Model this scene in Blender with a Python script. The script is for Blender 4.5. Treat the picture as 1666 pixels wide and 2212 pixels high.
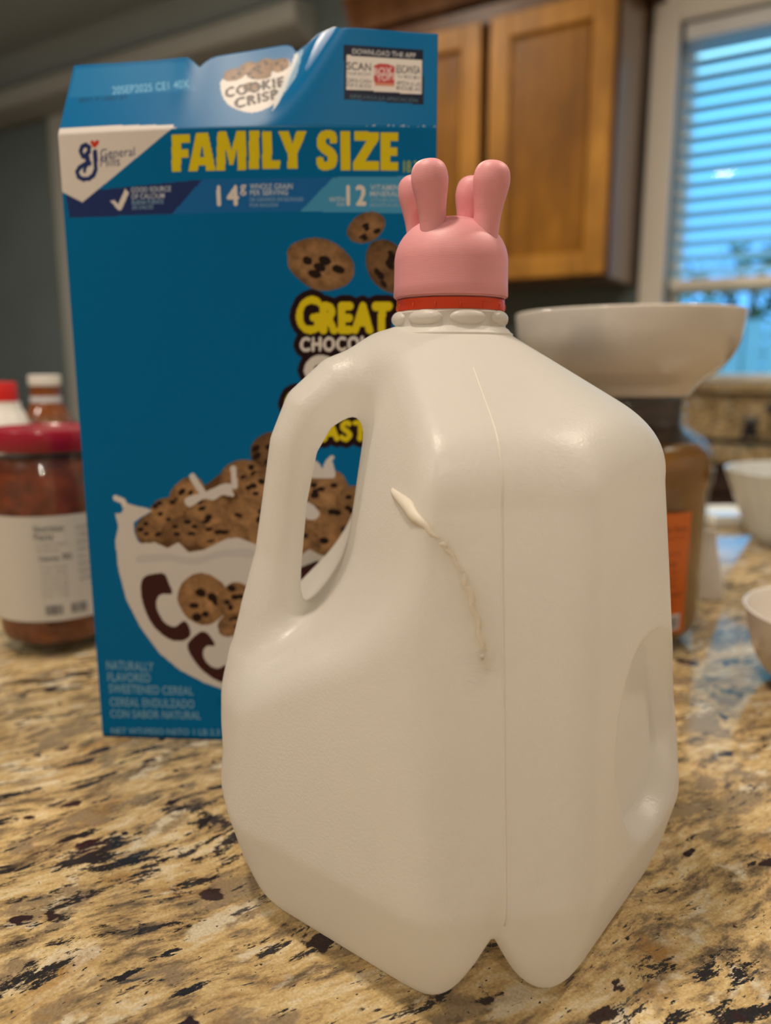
import bpy, bmesh, math, random
import numpy as np
from math import sin, cos, tan, pi, radians, sqrt, atan2
from mathutils import Vector, Matrix

for o in list(bpy.data.objects):
    bpy.data.objects.remove(o, do_unlink=True)
SC = bpy.context.scene
COL = SC.collection
Z0 = 0.91                       # height of the island worktop above the floor
YAW = radians(31.5)             # the viewer faces the back wall at this angle
PITCH = radians(10.7)
CAM_H = 0.20                    # eye above the worktop
FPX = 1650.0

# ---------------------------------------------------------------- camera
cd = bpy.data.cameras.new('camera')
cam = bpy.data.objects.new('camera', cd); COL.objects.link(cam)
cam.location = (0, 0, Z0 + CAM_H)
cam.rotation_euler = (pi/2 - PITCH, 0, YAW)
cd.sensor_fit = 'VERTICAL'; cd.sensor_height = 36.0; cd.sensor_width = 36.0*1666/2212
cd.lens = FPX/2212*36.0
cd.clip_start = 0.01; cd.clip_end = 200
cd.dof.use_dof = True
cd.dof.focus_distance = 0.262
cd.dof.aperture_fstop = cd.lens/4.3
SC.camera = cam

# ---------------------------------------------------------------- view, world
vs = SC.view_settings
vs.view_transform = 'Standard'; vs.look = 'None'; vs.gamma = 1.0; vs.use_curve_mapping = False
vs.exposure = 0.0
SC.display_settings.display_device = 'sRGB'
try:
    SC.cycles.use_denoising = True
    SC.cycles.max_bounces = 14
    SC.cycles.diffuse_bounces = 9
    SC.cycles.transmission_bounces = 8
    SC.cycles.caustics_reflective = False
    SC.cycles.caustics_refractive = False
    SC.cycles.sample_clamp_indirect = 6
except Exception:
    pass

world = bpy.data.worlds.new('world'); SC.world = world
world.use_nodes = True
wn = world.node_tree.nodes; wl = world.node_tree.links
bg = wn['Background']
wtc = wn.new('ShaderNodeTexCoord'); wsep = wn.new('ShaderNodeSeparateXYZ')
wr = wn.new('ShaderNodeValToRGB')
wl.new(wtc.outputs['Generated'], wsep.inputs[0]); wl.new(wsep.outputs['Z'], wr.inputs['Fac'])
wr.color_ramp.elements[0].position = 0.12; wr.color_ramp.elements[0].color = (0.10, 0.37, 0.80, 1)
wr.color_ramp.elements[1].position = 0.29; wr.color_ramp.elements[1].color = (0.14, 0.60, 1.0, 1)
_e = wr.color_ramp.elements.new(0.36); _e.color = (0.45, 0.95, 1.0, 1)
wl.new(wr.outputs['Color'], bg.inputs['Color'])
bg.inputs['Strength'].default_value = 2.3

# recessed ceiling lamps of the kitchen
CEIL = Z0 + 1.69
LAMPS = [(-1.50, 1.25), (0.60, 1.20), (-0.42, -0.06), (-1.05, -1.35), (0.75, -1.25), (-3.1, 0.9), (-2.7, -1.1)]
LAMP_W = [18, 18, 19.5, 16, 14, 13, 12]
for (lx, ly), w in zip(LAMPS, LAMP_W):
    ld = bpy.data.lights.new('ceiling_lamp_light', 'AREA')
    ld.shape = 'DISK'; ld.size = 0.14; ld.energy = w; ld.color = (1.0, 0.86, 0.70)
    lo = bpy.data.objects.new('ceiling_lamp_light', ld); COL.objects.link(lo)
    lo.location = (lx, ly, CEIL - 0.012)

# ---------------------------------------------------------------- helpers
def world_xy(x, y, z=0.0):
    """tabletop frame (x right, y away from the viewer, z above the worktop) to world"""
    return Vector((x*cos(YAW) - y*sin(YAW), x*sin(YAW) + y*cos(YAW), Z0 + z))

def tag(o, label=None, cat=None, group=None, kind=None):
    if label: o['label'] = label
    if cat: o['category'] = cat
    if group: o['group'] = group
    if kind: o['kind'] = kind
    return o

def empty(name, loc, rotz=0.0):
    o = bpy.data.objects.new(name, None); COL.objects.link(o)
    o.location = loc; o.rotation_euler = (0, 0, rotz); o.empty_display_size = 0.02
    return o

def table_thing(name, x, y, z, rot, label, cat, group=None):
    o = empty(name, world_xy(x, y, z), YAW + rot)
    return tag(o, label, cat, group)

def mesh_obj(name, me, mats, parent=None, smooth=True):
    if not isinstance(mats, (list, tuple)): mats = [mats]
    for m in mats: me.materials.append(m)
    if smooth:
        me.polygons.foreach_set('use_smooth', [True]*len(me.polygons))
    o = bpy.data.objects.new(name, me); COL.objects.link(o)
    if parent: o.parent = parent
    return o

def bm_obj(name, bm, mats, parent=None, smooth=False, bevel=0.0, seg=2):
    me = bpy.data.meshes.new(name); bmesh.ops.recalc_face_normals(bm, faces=bm.faces)
    bm.to_mesh(me); bm.free()
    o = mesh_obj(name, me, mats, parent, smooth)
    if bevel:
        md = o.modifiers.new('bevel', 'BEVEL'); md.width = bevel; md.segments = seg
        md.limit_method = 'ANGLE'; md.angle_limit = radians(40)
        for p in me.polygons: p.use_smooth = True
        wnm = o.modifiers.new('wn', 'WEIGHTED_NORMAL'); wnm.keep_sharp = False
    return o

def box(bm, x0, x1, y0, y1, z0, z1):
    v = [bm.verts.new((x, y, z)) for z in (z0, z1) for y in (y0, y1) for x in (x0, x1)]
    for f in ((0,2,3,1),(4,5,7,6),(0,1,5,4),(2,6,7,3),(0,4,6,2),(1,3,7,5)):
        bm.faces.new([v[i] for i in f])
    return v

def lathe_bm(prof, n=64, bm=None, origin=(0,0,0), cap0=False, cap1=False):
    bm = bm or bmesh.new(); ox, oy, oz = origin
    rings = []
    for r, z in prof:
        if r < 1e-6:
            rings.append([bm.verts.new((ox, oy, oz+z))])
        else:
            rings.append([bm.verts.new((ox+r*cos(2*pi*i/n), oy+r*sin(2*pi*i/n), oz+z)) for i in range(n)])
    for a, b in zip(rings, rings[1:]):
        for i in range(n):
            j = (i+1) % n
            if len(a) == 1 and len(b) == 1: continue
            if len(a) == 1: bm.faces.new((a[0], b[j], b[i]))
            elif len(b) == 1: bm.faces.new((a[i], a[j], b[0]))
            else: bm.faces.new((a[i], a[j], b[j], b[i]))
    if cap0 and len(rings[0]) > 1: bm.faces.new(rings[0][::-1])
    if cap1 and len(rings[-1]) > 1: bm.faces.new(rings[-1])
    return bm

def lathe(name, prof, mat, parent, n=64, origin=(0,0,0), cap0=False, cap1=False, sharp=35):
    bm = lathe_bm(prof, n, None, origin, cap0, cap1)
    o = bm_obj(name, bm, mat, parent, True)
    if sharp: set_sharp(o, sharp)
    return o

def set_sharp(o, deg):
    try:
        o.data.set_sharp_from_angle(angle=radians(deg))
    except Exception:
        pass

def prism_x(bm, prof, x0, x1):
    """closed (y, z) profile run along x"""
    a = [bm.verts.new((x0, y, z)) for y, z in prof]; b = [bm.verts.new((x1, y, z)) for y, z in prof]
    n = len(prof)
    for i in range(n):
        j = (i+1) % n
        bm.faces.new((a[i], a[j], b[j], b[i]))
    bm.faces.new(a[::-1]); bm.faces.new(b)
    return bm

def tube_bm(pts, r, n=8, bm=None, closed=False):
    bm = bm or bmesh.new()
    pts = [Vector(p) for p in pts]; rings = []
    rr = r if isinstance(r, (list, tuple)) else [r]*len(pts)
    up = Vector((0.13, 0.21, 0.97))
    for i, p in enumerate(pts):
        d = (pts[min(i+1, len(pts)-1)] - pts[max(i-1, 0)]).normalized()
        a = d.cross(up)
        if a.length < 1e-4: a = d.cross(Vector((1, 0, 0)))
        a.normalize(); b = d.cross(a)
        rings.append([bm.verts.new(p + (a*cos(2*pi*k/n) + b*sin(2*pi*k/n))*rr[i]) for k in range(n)])
    for A, B in zip(rings, rings[1:]):
        for k in range(n):
            l = (k+1) % n
            bm.faces.new((A[k], A[l], B[l], B[k]))
    bm.faces.new(rings[0][::-1]); bm.faces.new(rings[-1])
    return bm

# ---------------------------------------------------------------- materials
def new_mat(name):
    m = bpy.data.materials.new(name); m.use_nodes = True
    nt = m.node_tree; b = nt.nodes['Principled BSDF']
    return m, nt, b

def simple(name, col, rough=0.5, metal=0.0, coat=0.0, sss=0.0, sss_r=0.01, trans=0.0, ior=1.45, var=0.0, vscale=40, bump=0.0, bscale=200):
    m, nt, b = new_mat(name)
    b.inputs['Base Color'].default_value = (*col, 1); b.inputs['Roughness'].default_value = rough
    b.inputs['Metallic'].default_value = metal; b.inputs['Coat Weight'].default_value = coat
    b.inputs['Coat Roughness'].default_value = 0.08
    b.inputs['IOR'].default_value = ior; b.inputs['Transmission Weight'].default_value = trans
    if sss:
        b.inputs['Subsurface Weight'].default_value = sss
        b.inputs['Subsurface Radius'].default_value = (1, 0.8, 0.6); b.inputs['Subsurface Scale'].default_value = sss_r
    tc = nt.nodes.new('ShaderNodeTexCoord')
    if var:
        n = nt.nodes.new('ShaderNodeTexNoise'); n.inputs['Scale'].default_value = vscale; n.inputs['Detail'].default_value = 4
        r = nt.nodes.new('ShaderNodeValToRGB')
        r.color_ramp.elements[0].position = 0.3; r.color_ramp.elements[1].position = 0.7
        r.color_ramp.elements[0].color = (*[c*(1-var) for c in col], 1); r.color_ramp.elements[1].color = (*[min(1, c*(1+var)) for c in col], 1)
        nt.links.new(tc.outputs['Object'], n.inputs['Vector']); nt.links.new(n.outputs['Fac'], r.inputs['Fac'])
        nt.links.new(r.outputs['Color'], b.inputs['Base Color'])
    if bump:
        n2 = nt.nodes.new('ShaderNodeTexNoise'); n2.inputs['Scale'].default_value = bscale; n2.inputs['Detail'].default_value = 3
        bp = nt.nodes.new('ShaderNodeBump'); bp.inputs['Strength'].default_value = bump; bp.inputs['Distance'].default_value = 0.001
        nt.links.new(tc.outputs['Object'], n2.inputs['Vector']); nt.links.new(n2.outputs['Fac'], bp.inputs['Height'])
        nt.links.new(bp.outputs['Normal'], b.inputs['Normal'])
    return m

def mix_col(nt, fac, a, b):
    n = nt.nodes.new('ShaderNodeMix'); n.data_type = 'RGBA'
    for sock, v in ((n.inputs[0], fac), (n.inputs[6], a), (n.inputs[7], b)):
        if isinstance(v, bpy.types.NodeSocket): nt.links.new(v, sock)
        elif isinstance(v, (tuple, list)): sock.default_value = (*v, 1) if len(v) == 3 else v
        else: sock.default_value = v
    return n.outputs[2]

def ramp(nt, fac, stops):
    r = nt.nodes.new('ShaderNodeValToRGB'); nt.links.new(fac, r.inputs['Fac'])
    els = r.color_ramp.elements
    while len(els) < len(stops): els.new(0.5)
    for e, (p, c) in zip(els, stops):
        e.position = p; e.color = (*c, 1) if len(c) == 3 else c
    return r.outputs['Color']

def noise(nt, vec, scale, detail=4, rough=0.55, dist=0.0):
    n = nt.nodes.new('ShaderNodeTexNoise'); nt.links.new(vec, n.inputs['Vector'])
    n.inputs['Scale'].default_value = scale; n.inputs['Detail'].default_value = detail
    n.inputs['Roughness'].default_value = rough; n.inputs['Distortion'].default_value = dist
    return n.outputs['Fac']

def mapping(nt, vec, rotz=0, scale=(1,1,1), loc=(0,0,0)):
    m = nt.nodes.new('ShaderNodeMapping'); nt.links.new(vec, m.inputs['Vector'])
    m.inputs['Rotation'].default_value = (0, 0, rotz); m.inputs['Scale'].default_value = scale; m.inputs['Location'].default_value = loc
    return m.outputs['Vector']

def BW(v): return ((0,0,0), (1,1,1))[v]

def granite_mat(name):
    m, nt, b = new_mat(name)
    geo = nt.nodes.new('ShaderNodeNewGeometry')
    pos = geo.outputs['Position']
    ang = radians(64)
    # warp a little so the flow bends
    st0 = mapping(nt, pos, 0); 
    rot = nt.nodes.new('ShaderNodeVectorRotate'); rot.rotation_type = 'Z_AXIS'; rot.inputs['Angle'].default_value = -ang
    nt.links.new(pos, rot.inputs['Vector'])
    wn1 = nt.nodes.new('ShaderNodeTexNoise'); wn1.inputs['Scale'].default_value = 9; wn1.inputs['Detail'].default_value = 2
    nt.links.new(rot.outputs[0], wn1.inputs['Vector'])
    wsub = nt.nodes.new('ShaderNodeVectorMath'); wsub.operation = 'MULTIPLY_ADD'
    nt.links.new(wn1.outputs['Color'], wsub.inputs[0]); wsub.inputs[1].default_value = (0.035, 0.035, 0.0); nt.links.new(rot.outputs[0], wsub.inputs[2])
    wp = wsub.outputs[0]
    flow = mapping(nt, wp, 0, (0.40, 1.15, 1.0))
    flow2 = mapping(nt, wp, 0, (0.36, 1.15, 1.0), (3.1, 1.7, 0))
    blob = mapping(nt, wp, 0, (0.6, 1.0, 1.0), (7.7, 2.2, 0))
    # base: cream, gold and brown clouds
    base = ramp(nt, noise(nt, flow, 105, 7, 0.72), [(0.36, (0.105, 0.078, 0.050)), (0.435, (0.25, 0.180, 0.098)), (0.495, (0.45, 0.315, 0.145)), (0.56, (0.53, 0.40, 0.205)), (0.66, (0.62, 0.53, 0.37))])
    # grey-brown patches
    gm = ramp(nt, noise(nt, blob, 52, 5, 0.62), [(0.545, BW(0)), (0.60, BW(1))])
    c1 = mix_col(nt, gm, base, (0.25, 0.185, 0.110))
    # pale quartz
    qm = ramp(nt, noise(nt, mapping(nt, wp, 0, (0.55, 1.0, 1.0), (1.2, 9.3, 0)), 58, 5, 0.58), [(0.585, BW(0)), (0.64, BW(1))])
    c2 = mix_col(nt, qm, c1, (0.56, 0.49, 0.36))
    # ochre stains
    om = ramp(nt, noise(nt, mapping(nt, wp, 0, (0.7, 1.0, 1.0), (5.2, 4.3, 0)), 30, 5, 0.6), [(0.60, BW(0)), (0.72, BW(1))])
    c3 = mix_col(nt, om, c2, (0.30, 0.165, 0.050))
    # black mica streaks broken up by fine noise
    sm = noise(nt, flow2, 118, 6, 0.72)
    fine = noise(nt, mapping(nt, wp, 0, (0.7, 1.2, 1.0)), 420, 3, 0.7)
    add = nt.nodes.new('ShaderNodeMath'); add.operation = 'MULTIPLY_ADD'
    nt.links.new(fine, add.inputs[0]); add.inputs[1].default_value = 0.16; nt.links.new(sm, add.inputs[2])
    big = noise(nt, mapping(nt, wp, 0, (0.5, 1.0, 1.0), (2.0, 8.0, 0)), 14, 3, 0.5)
    add2 = nt.nodes.new('ShaderNodeMath'); add2.operation = 'MULTIPLY_ADD'
    nt.links.new(big, add2.inputs[0]); add2.inputs[1].default_value = 0.30; nt.links.new(add.outputs[0], add2.inputs[2])
    km = ramp(nt, add2.outputs[0], [(0.805, BW(0)), (0.840, BW(1))])
    c4 = mix_col(nt, km, c3, (0.022, 0.020, 0.022))
    # thin blue-grey mica needles and loose black grains
    nd = ramp(nt, noise(nt, mapping(nt, wp, 0, (0.22, 1.3, 1.0), (4.4, 6.6, 0)), 230, 4, 0.7), [(0.635, BW(0)), (0.68, BW(1))])
    c4 = mix_col(nt, nd, c4, (0.062, 0.060, 0.058))
    gn = ramp(nt, noise(nt, mapping(nt, wp, 0, (0.6, 1.0, 1.0), (1.4, 0.6, 0)), 620, 2, 0.5), [(0.70, BW(0)), (0.73, BW(1))])
    c4 = mix_col(nt, gn, c4, (0.030, 0.026, 0.024))
    # garnet blobs
    gbn = noise(nt, mapping(nt, wp, 0, (0.66, 1.0, 1.0), (11.0, 3.0, 0)), 80, 3, 0.45)
    add3 = nt.nodes.new('ShaderNodeMath'); add3.operation = 'MULTIPLY_ADD'
    nt.links.new(fine, add3.inputs[0]); add3.inputs[1].default_value = 0.10; nt.links.new(gbn, add3.inputs[2])
    bm_ = ramp(nt, add3.outputs[0], [(0.710, BW(0)), (0.730, BW(1))])
    c5 = mix_col(nt, bm_, c4, (0.030, 0.016, 0.018))
    # fine grain
    gr = ramp(nt, noise(nt, pos, 900, 2, 0.6), [(0.3, (0.80, 0.80, 0.80)), (0.7, (1.12, 1.12, 1.12))])
    mul = nt.nodes.new('ShaderNodeMix'); mul.data_type = 'RGBA'; mul.blend_type = 'MULTIPLY'; mul.inputs[0].default_value = 1.0
    nt.links.new(c5, mul.inputs[6]); nt.links.new(gr, mul.inputs[7])
    nt.links.new(mul.outputs[2], b.inputs['Base Color'])
    b.inputs['Roughness'].default_value = 0.085
    b.inputs['IOR'].default_value = 1.5
    bp = nt.nodes.new('ShaderNodeBump'); bp.inputs['Strength'].default_value = 0.05; bp.inputs['Distance'].default_value = 0.0006
    nt.links.new(noise(nt, pos, 120, 4, 0.6), bp.inputs['Height']); nt.links.new(bp.outputs['Normal'], b.inputs['Normal'])
    return m

def wood_mat(name, dark, light, rough=0.32, axis='z'):
    m, nt, b = new_mat(name)
    tc = nt.nodes.new('ShaderNodeTexCoord')
    sc = (9, 9, 0.9) if axis == 'z' else (0.9, 9, 9)
    v = mapping(nt, tc.outputs['Object'], 0, sc)
    n1 = noise(nt, v, 4.5, 6, 0.6, 0.6)
    c = ramp(nt, n1, [(0.30, dark), (0.52, [(a+b_)/2 for a, b_ in zip(dark, light)]), (0.70, light)])
    k = ramp(nt, noise(nt, mapping(nt, tc.outputs['Object'], 0, (2, 2, 1.2)), 4.0, 3, 0.5), [(0.35, (0.75, 0.72, 0.70)), (0.65, (1.1, 1.1, 1.1))])
    mul = nt.nodes.new('ShaderNodeMix'); mul.data_type = 'RGBA'; mul.blend_type = 'MULTIPLY'; mul.inputs[0].default_value = 1.0
    nt.links.new(c, mul.inputs[6]); nt.links.new(k, mul.inputs[7]); nt.links.new(mul.outputs[2], b.inputs['Base Color'])
    b.inputs['Roughness'].default_value = rough+0.1; b.inputs['Specular IOR Level'].default_value = 0.25
    return m

def print_mat(name, rough=0.38):
    m, nt, b = new_mat(name)
    a = nt.nodes.new('ShaderNodeAttribute'); a.attribute_name = 'print'
    nt.links.new(a.outputs['Color'], b.inputs['Base Color'])
    b.inputs['Roughness'].default_value = rough; b.inputs['Specular IOR Level'].default_value = 0.08
    return m

M = {}
M['granite'] = granite_mat('polished_granite')
M['wall'] = simple('grey_green_paint', (0.165, 0.205, 0.215), 0.6, var=0.05, vscale=3)
M['wall_pale'] = simple('pale_paint', (0.62, 0.59, 0.54), 0.6)
M['ceiling'] = simple('ceiling_paint', (0.62, 0.72, 0.78), 0.7)
M['floor'] = wood_mat('floor_boards', (0.10, 0.05, 0.025), (0.22, 0.12, 0.06), 0.4, 'x')
M['trim'] = simple('grey_trim_paint', (0.45, 0.46, 0.43), 0.5)
M['casing'] = simple('cream_casing_paint', (0.86, 0.80, 0.71), 0.45)
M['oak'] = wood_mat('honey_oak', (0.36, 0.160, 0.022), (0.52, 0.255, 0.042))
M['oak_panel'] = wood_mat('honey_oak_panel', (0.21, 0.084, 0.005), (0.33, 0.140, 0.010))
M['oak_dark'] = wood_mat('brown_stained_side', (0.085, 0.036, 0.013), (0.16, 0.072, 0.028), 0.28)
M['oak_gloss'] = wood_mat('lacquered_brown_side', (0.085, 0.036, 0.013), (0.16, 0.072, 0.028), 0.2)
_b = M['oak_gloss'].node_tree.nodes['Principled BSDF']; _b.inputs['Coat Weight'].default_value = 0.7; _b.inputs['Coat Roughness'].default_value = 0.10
M['walnut'] = simple('dark_base_wood', (0.045, 0.024, 0.016), 0.45, var=0.2, vscale=12)
M['blind'] = simple('white_slat', (0.80, 0.82, 0.84), 0.4)
M['black'] = simple('black_metal', (0.015, 0.015, 0.017), 0.3)
M['steel'] = simple('brushed_steel', (0.5, 0.5, 0.5), 0.3, 1.0)

# translucent blind slats: a little daylight comes through the vinyl
def blind_mat():
    m, nt, b = new_mat('vinyl_slat')
    b.inputs['Base Color'].default_value = (0.80, 0.83, 0.86, 1); b.inputs['Roughness'].default_value = 0.45
    tr = nt.nodes.new('ShaderNodeBsdfTranslucent'); tr.inputs['Color'].default_value = (0.60, 0.85, 1.0, 1)
    mx = nt.nodes.new('ShaderNodeMixShader'); mx.inputs[0].default_value = 0.5
    out = nt.nodes['Material Output']
    nt.links.new(b.outputs[0], mx.inputs[1]); nt.links.new(tr.outputs[0], mx.inputs[2]); nt.links.new(mx.outputs[0], out.inputs['Surface'])
    return m
M['slat'] = blind_mat()
def thin_glass(name, tint=(0.96, 0.98, 0.97), ior=1.45, rough=0.02):
    m = bpy.data.materials.new(name); m.use_nodes = True; nt = m.node_tree; nt.nodes.remove(nt.nodes['Principled BSDF'])
    t = nt.nodes.new('ShaderNodeBsdfTransparent'); t.inputs['Color'].default_value = (*tint, 1)
    g = nt.nodes.new('ShaderNodeBsdfGlossy'); g.inputs['Roughness'].default_value = rough
    lw = nt.nodes.new('ShaderNodeLayerWeight'); p5 = nt.nodes.new('ShaderNodeMath'); p5.operation = 'POWER'; p5.inputs[1].default_value = 4.5
    nt.links.new(lw.outputs['Facing'], p5.inputs[0]); lw.inputs['Blend'].default_value = 0.5
    f0 = ((ior-1)/(ior+1))**2; f = nt.nodes.new('ShaderNodeMath'); f.operation = 'MULTIPLY_ADD'
    nt.links.new(p5.outputs[0], f.inputs[0]); f.inputs[1].default_value = 0.42; f.inputs[2].default_value = f0
    mx = nt.nodes.new('ShaderNodeMixShader'); nt.links.new(f.outputs[0], mx.inputs[0]); nt.links.new(t.outputs[0], mx.inputs[1]); nt.links.new(g.outputs[0], mx.inputs[2])
    nt.links.new(mx.outputs[0], nt.nodes['Material Output'].inputs['Surface'])
    return m
M['pane'] = thin_glass('window_pane_glass', (0.98, 0.99, 1.0), 1.12, 0.0)
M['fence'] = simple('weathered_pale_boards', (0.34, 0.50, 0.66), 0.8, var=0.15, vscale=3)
M['lawn'] = simple('lawn_green', (0.06, 0.10, 0.03), 0.9, var=0.3, vscale=4)
M['leaf'] = simple('garden_leaves', (0.05, 0.10, 0.035), 0.6, var=0.3, vscale=6)
M['bark'] = simple('bark', (0.08, 0.055, 0.04), 0.9, var=0.3, vscale=20)

# ---------------------------------------------------------------- the room
XL, XR, YB, YF = -4.7, 1.7, 2.587, -2.9
WX0, WX1, WZ0, WZ1 = -0.555, 0.42, 0.158, 1.205     # window opening in the back wall (above the worktop)
T = 0.14
def struct(name, bm, m, smooth=False, bevel=0.0):
    return tag(bm_obj(name, bm, m, None, smooth, bevel), kind='structure')

bm = bmesh.new(); box(bm, XL-T, XR+T, YF-T, YB+T, -0.10, 0.0); struct('floor', bm, M['floor'])
bm = bmesh.new(); box(bm, XL-T, XR+T, YF-T, YB+T, CEIL, CEIL+0.10); struct('ceiling', bm, M['ceiling'])
bm = bmesh.new(); box(bm, XL-T, XL, YF-T, YB+T, 0, CEIL); struct('wall_left', bm, M['wall'])
bm = bmesh.new(); box(bm, XR, XR+T, YF-T, YB+T, 0, CEIL); struct('wall_right', bm, M['wall_pale'])
bm = bmesh.new(); box(bm, XL, XR, YF-T, YF, 0, CEIL); struct('wall_front', bm, M['wall_pale'])
bm = bmesh.new()
box(bm, XL, WX0, YB, YB+T, 0, CEIL); box(bm, WX1, XR, YB, YB+T, 0, CEIL)
box(bm, WX0, WX1, YB, YB+T, 0, Z0+WZ0); box(bm, WX0, WX1, YB, YB+T, Z0+WZ1, CEIL)
struct('wall_back', bm, M['wall'])

# window: casing, stool, sashes and glass
wnd = tag(empty('window_1', (WX0, YB, Z0+WZ0)), kind='structure')
def wpart(name, boxes, m, bevel=0.003):
    bm = bmesh.new()
    for b_ in boxes: box(bm, b_[0]-WX0, b_[1]-WX0, b_[2]-YB, b_[3]-YB, b_[4]-WZ0, b_[5]-WZ0)
    return bm_obj(name, bm, m, wnd, False, bevel)
wpart('window_casing', [(WX0-0.075, WX0, YB-0.022, YB, WZ0, WZ1+0.085), (WX1, WX1+0.075, YB-0.022, YB, WZ0, WZ1+0.085),
                        (WX0, WX1, YB-0.022, YB, WZ1, WZ1+0.085), (WX0-0.075, WX1+0.075, YB-0.034, YB, WZ1+0.085, WZ1+0.105)], M['casing'])
wpart('window_sill', [(WX0-0.03, WX1+0.03, YB-0.05, YB+0.08, WZ0-0.030, WZ0)], M['granite'])
wpart('window_frame', [(WX0, WX0+0.03, YB+0.07, YB+0.12, WZ0, WZ1), (WX1-0.03, WX1, YB+0.07, YB+0.12, WZ0, WZ1),
                       (WX0+0.03, WX1-0.03, YB+0.07, YB+0.12, WZ0, WZ0+0.022), (WX0+0.03, WX1-0.03, YB+0.07, YB+0.12, WZ1-0.04, WZ1),
                       (WX0+0.03, WX1-0.03, YB+0.065, YB+0.115, 0.432, 0.472)], M['casing'])
wpart('window_pane', [(WX0+0.03, WX1-0.03, YB+0.092, YB+0.096, WZ0+0.022, 0.432), (WX0+0.03, WX1-0.03, YB+0.092, YB+0.096, 0.472, WZ1-0.04)], M['pane'], 0)

# crown ledge along the back wall and the upright casing under it
bm = bmesh.new()
prism_x(bm, [(YB, Z0+1.40), (YB-0.05, Z0+1.405), (YB-0.135, Z0+1.435), (YB-0.15, Z0+1.45), (YB-0.15, Z0+1.51), (YB-0.13, Z0+1.53), (YB, Z0+1.545)], XL+0.001, -1.885)
struct('trim_1', bm, M['trim'], bevel=0.012)
bm = bmesh.new(); box(bm, -3.50, -3.33, YB-0.03, YB, 0, Z0+1.40); struct('trim_2', bm, M['trim'], bevel=0.006)
bm = bmesh.new()
prism_x(bm, [(YB, CEIL), (YB-0.09, CEIL), (YB-0.085, CEIL-0.015), (YB-0.03, CEIL-0.06), (YB, CEIL-0.085)], XL+0.001, XR-0.001)
struct('trim_3', bm, M['ceiling'], bevel=0.004)
bm = bmesh.new(); box(bm, XL, XR, YB-0.015, YB, 0, 0.10); struct('baseboard_back', bm, M['casing'])

# ceiling lamps: trim ring and lens of each lamp
for (lx, ly) in LAMPS:
    r = tag(empty('ceiling_lamp', (lx, ly, CEIL)), 'round recessed lamp set flush in the kitchen ceiling', 'ceiling lamp', 'recessed ceiling lamps')
    lathe('lamp_trim', [(0.072, -0.001), (0.095, -0.001), (0.095, -0.006), (0.074, -0.010), (0.072, -0.001)], M['casing'], r, 40)

# ---------------------------------------------------------------- garden seen through the window
bm = bmesh.new(); box(bm, -9, 8, YB+T, 16, -0.5, -0.4); struct('ground', bm, M['lawn'])
fr = tag(empty('garden_fence', (0, 6.6, -0.4)), 'pale upright board fence outside the window', 'fence')
bm = bmesh.new(); rnd = random.Random(4)
for i in range(44):
    x = -3.2 + i*0.15; h = 1.86 + rnd.uniform(-0.012, 0.012)
    box(bm, x+0.006, x+0.140, -0.012+rnd.uniform(-.004, .004), 0.012, 0.02, h)
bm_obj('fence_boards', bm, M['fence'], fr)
bm = bmesh.new()
for z in (0.4, 1.1, 1.6): box(bm, -3.2, 3.4, 0.013, 0.05, z, z+0.09)
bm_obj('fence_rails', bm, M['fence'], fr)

def garden_tree(x, y, h, cr, n, seed, label):
    rn = random.Random(seed)
    root = tag(empty('garden_tree', (x, y, -0.4)), label, 'tree', 'trees behind the fence')
    bm = tube_bm([(0, 0, 0), (0.04, 0.02, h*0.35), (-0.03, 0.05, h*0.7), (0, 0, h*0.9)], [0.11, 0.09, 0.06, 0.02], 10)
    for k in range(6):
        a = k*1.1; tube_bm([(0, 0, h*(0.4+0.07*k)), (cos(a)*cr*0.5, sin(a)*cr*0.5, h*(0.5+0.08*k)), (cos(a)*cr*0.85, sin(a)*cr*0.85, h*(0.55+0.08*k))], [0.04, 0.025, 0.008], 6, bm)
    bm_obj('trunk', bm, M['bark'], root, True)
    bm = bmesh.new()
    for i in range(n):
        u = rn.random(); th = rn.uniform(0, 2*pi); rr = cr*rn.random()**0.4; zz = h*(0.42 + 0.6*u)
        k = sqrt(max(0.05, 1-(2*u-1)**2))
        p = Vector((cos(th)*rr*k, sin(th)*rr*k, zz)); s = rn.uniform(0.035, 0.07)
        a = Vector((rn.gauss(0, 1), rn.gauss(0, 1), rn.gauss(0, 1))).normalized(); b_ = a.cross(Vector((rn.gauss(0, 1), rn.gauss(0, 1), 1))).normalized()
        v = [bm.verts.new(p + a*s*1.6*q[0] + b_*s*q[1]) for q in ((-1, 0), (0, -0.6), (1, 0), (0, 0.6))]
        bm.faces.new(v)
    bm_obj('foliage', bm, M['leaf'], root)
garden_tree(-0.95, 8.4, 2.6, 1.0, 800, 3, 'leafy green tree behind the fence, left of the window middle')
garden_tree(1.75, 9.4, 2.75, 1.2, 800, 8, 'leafy green tree behind the fence, farther right')

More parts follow.
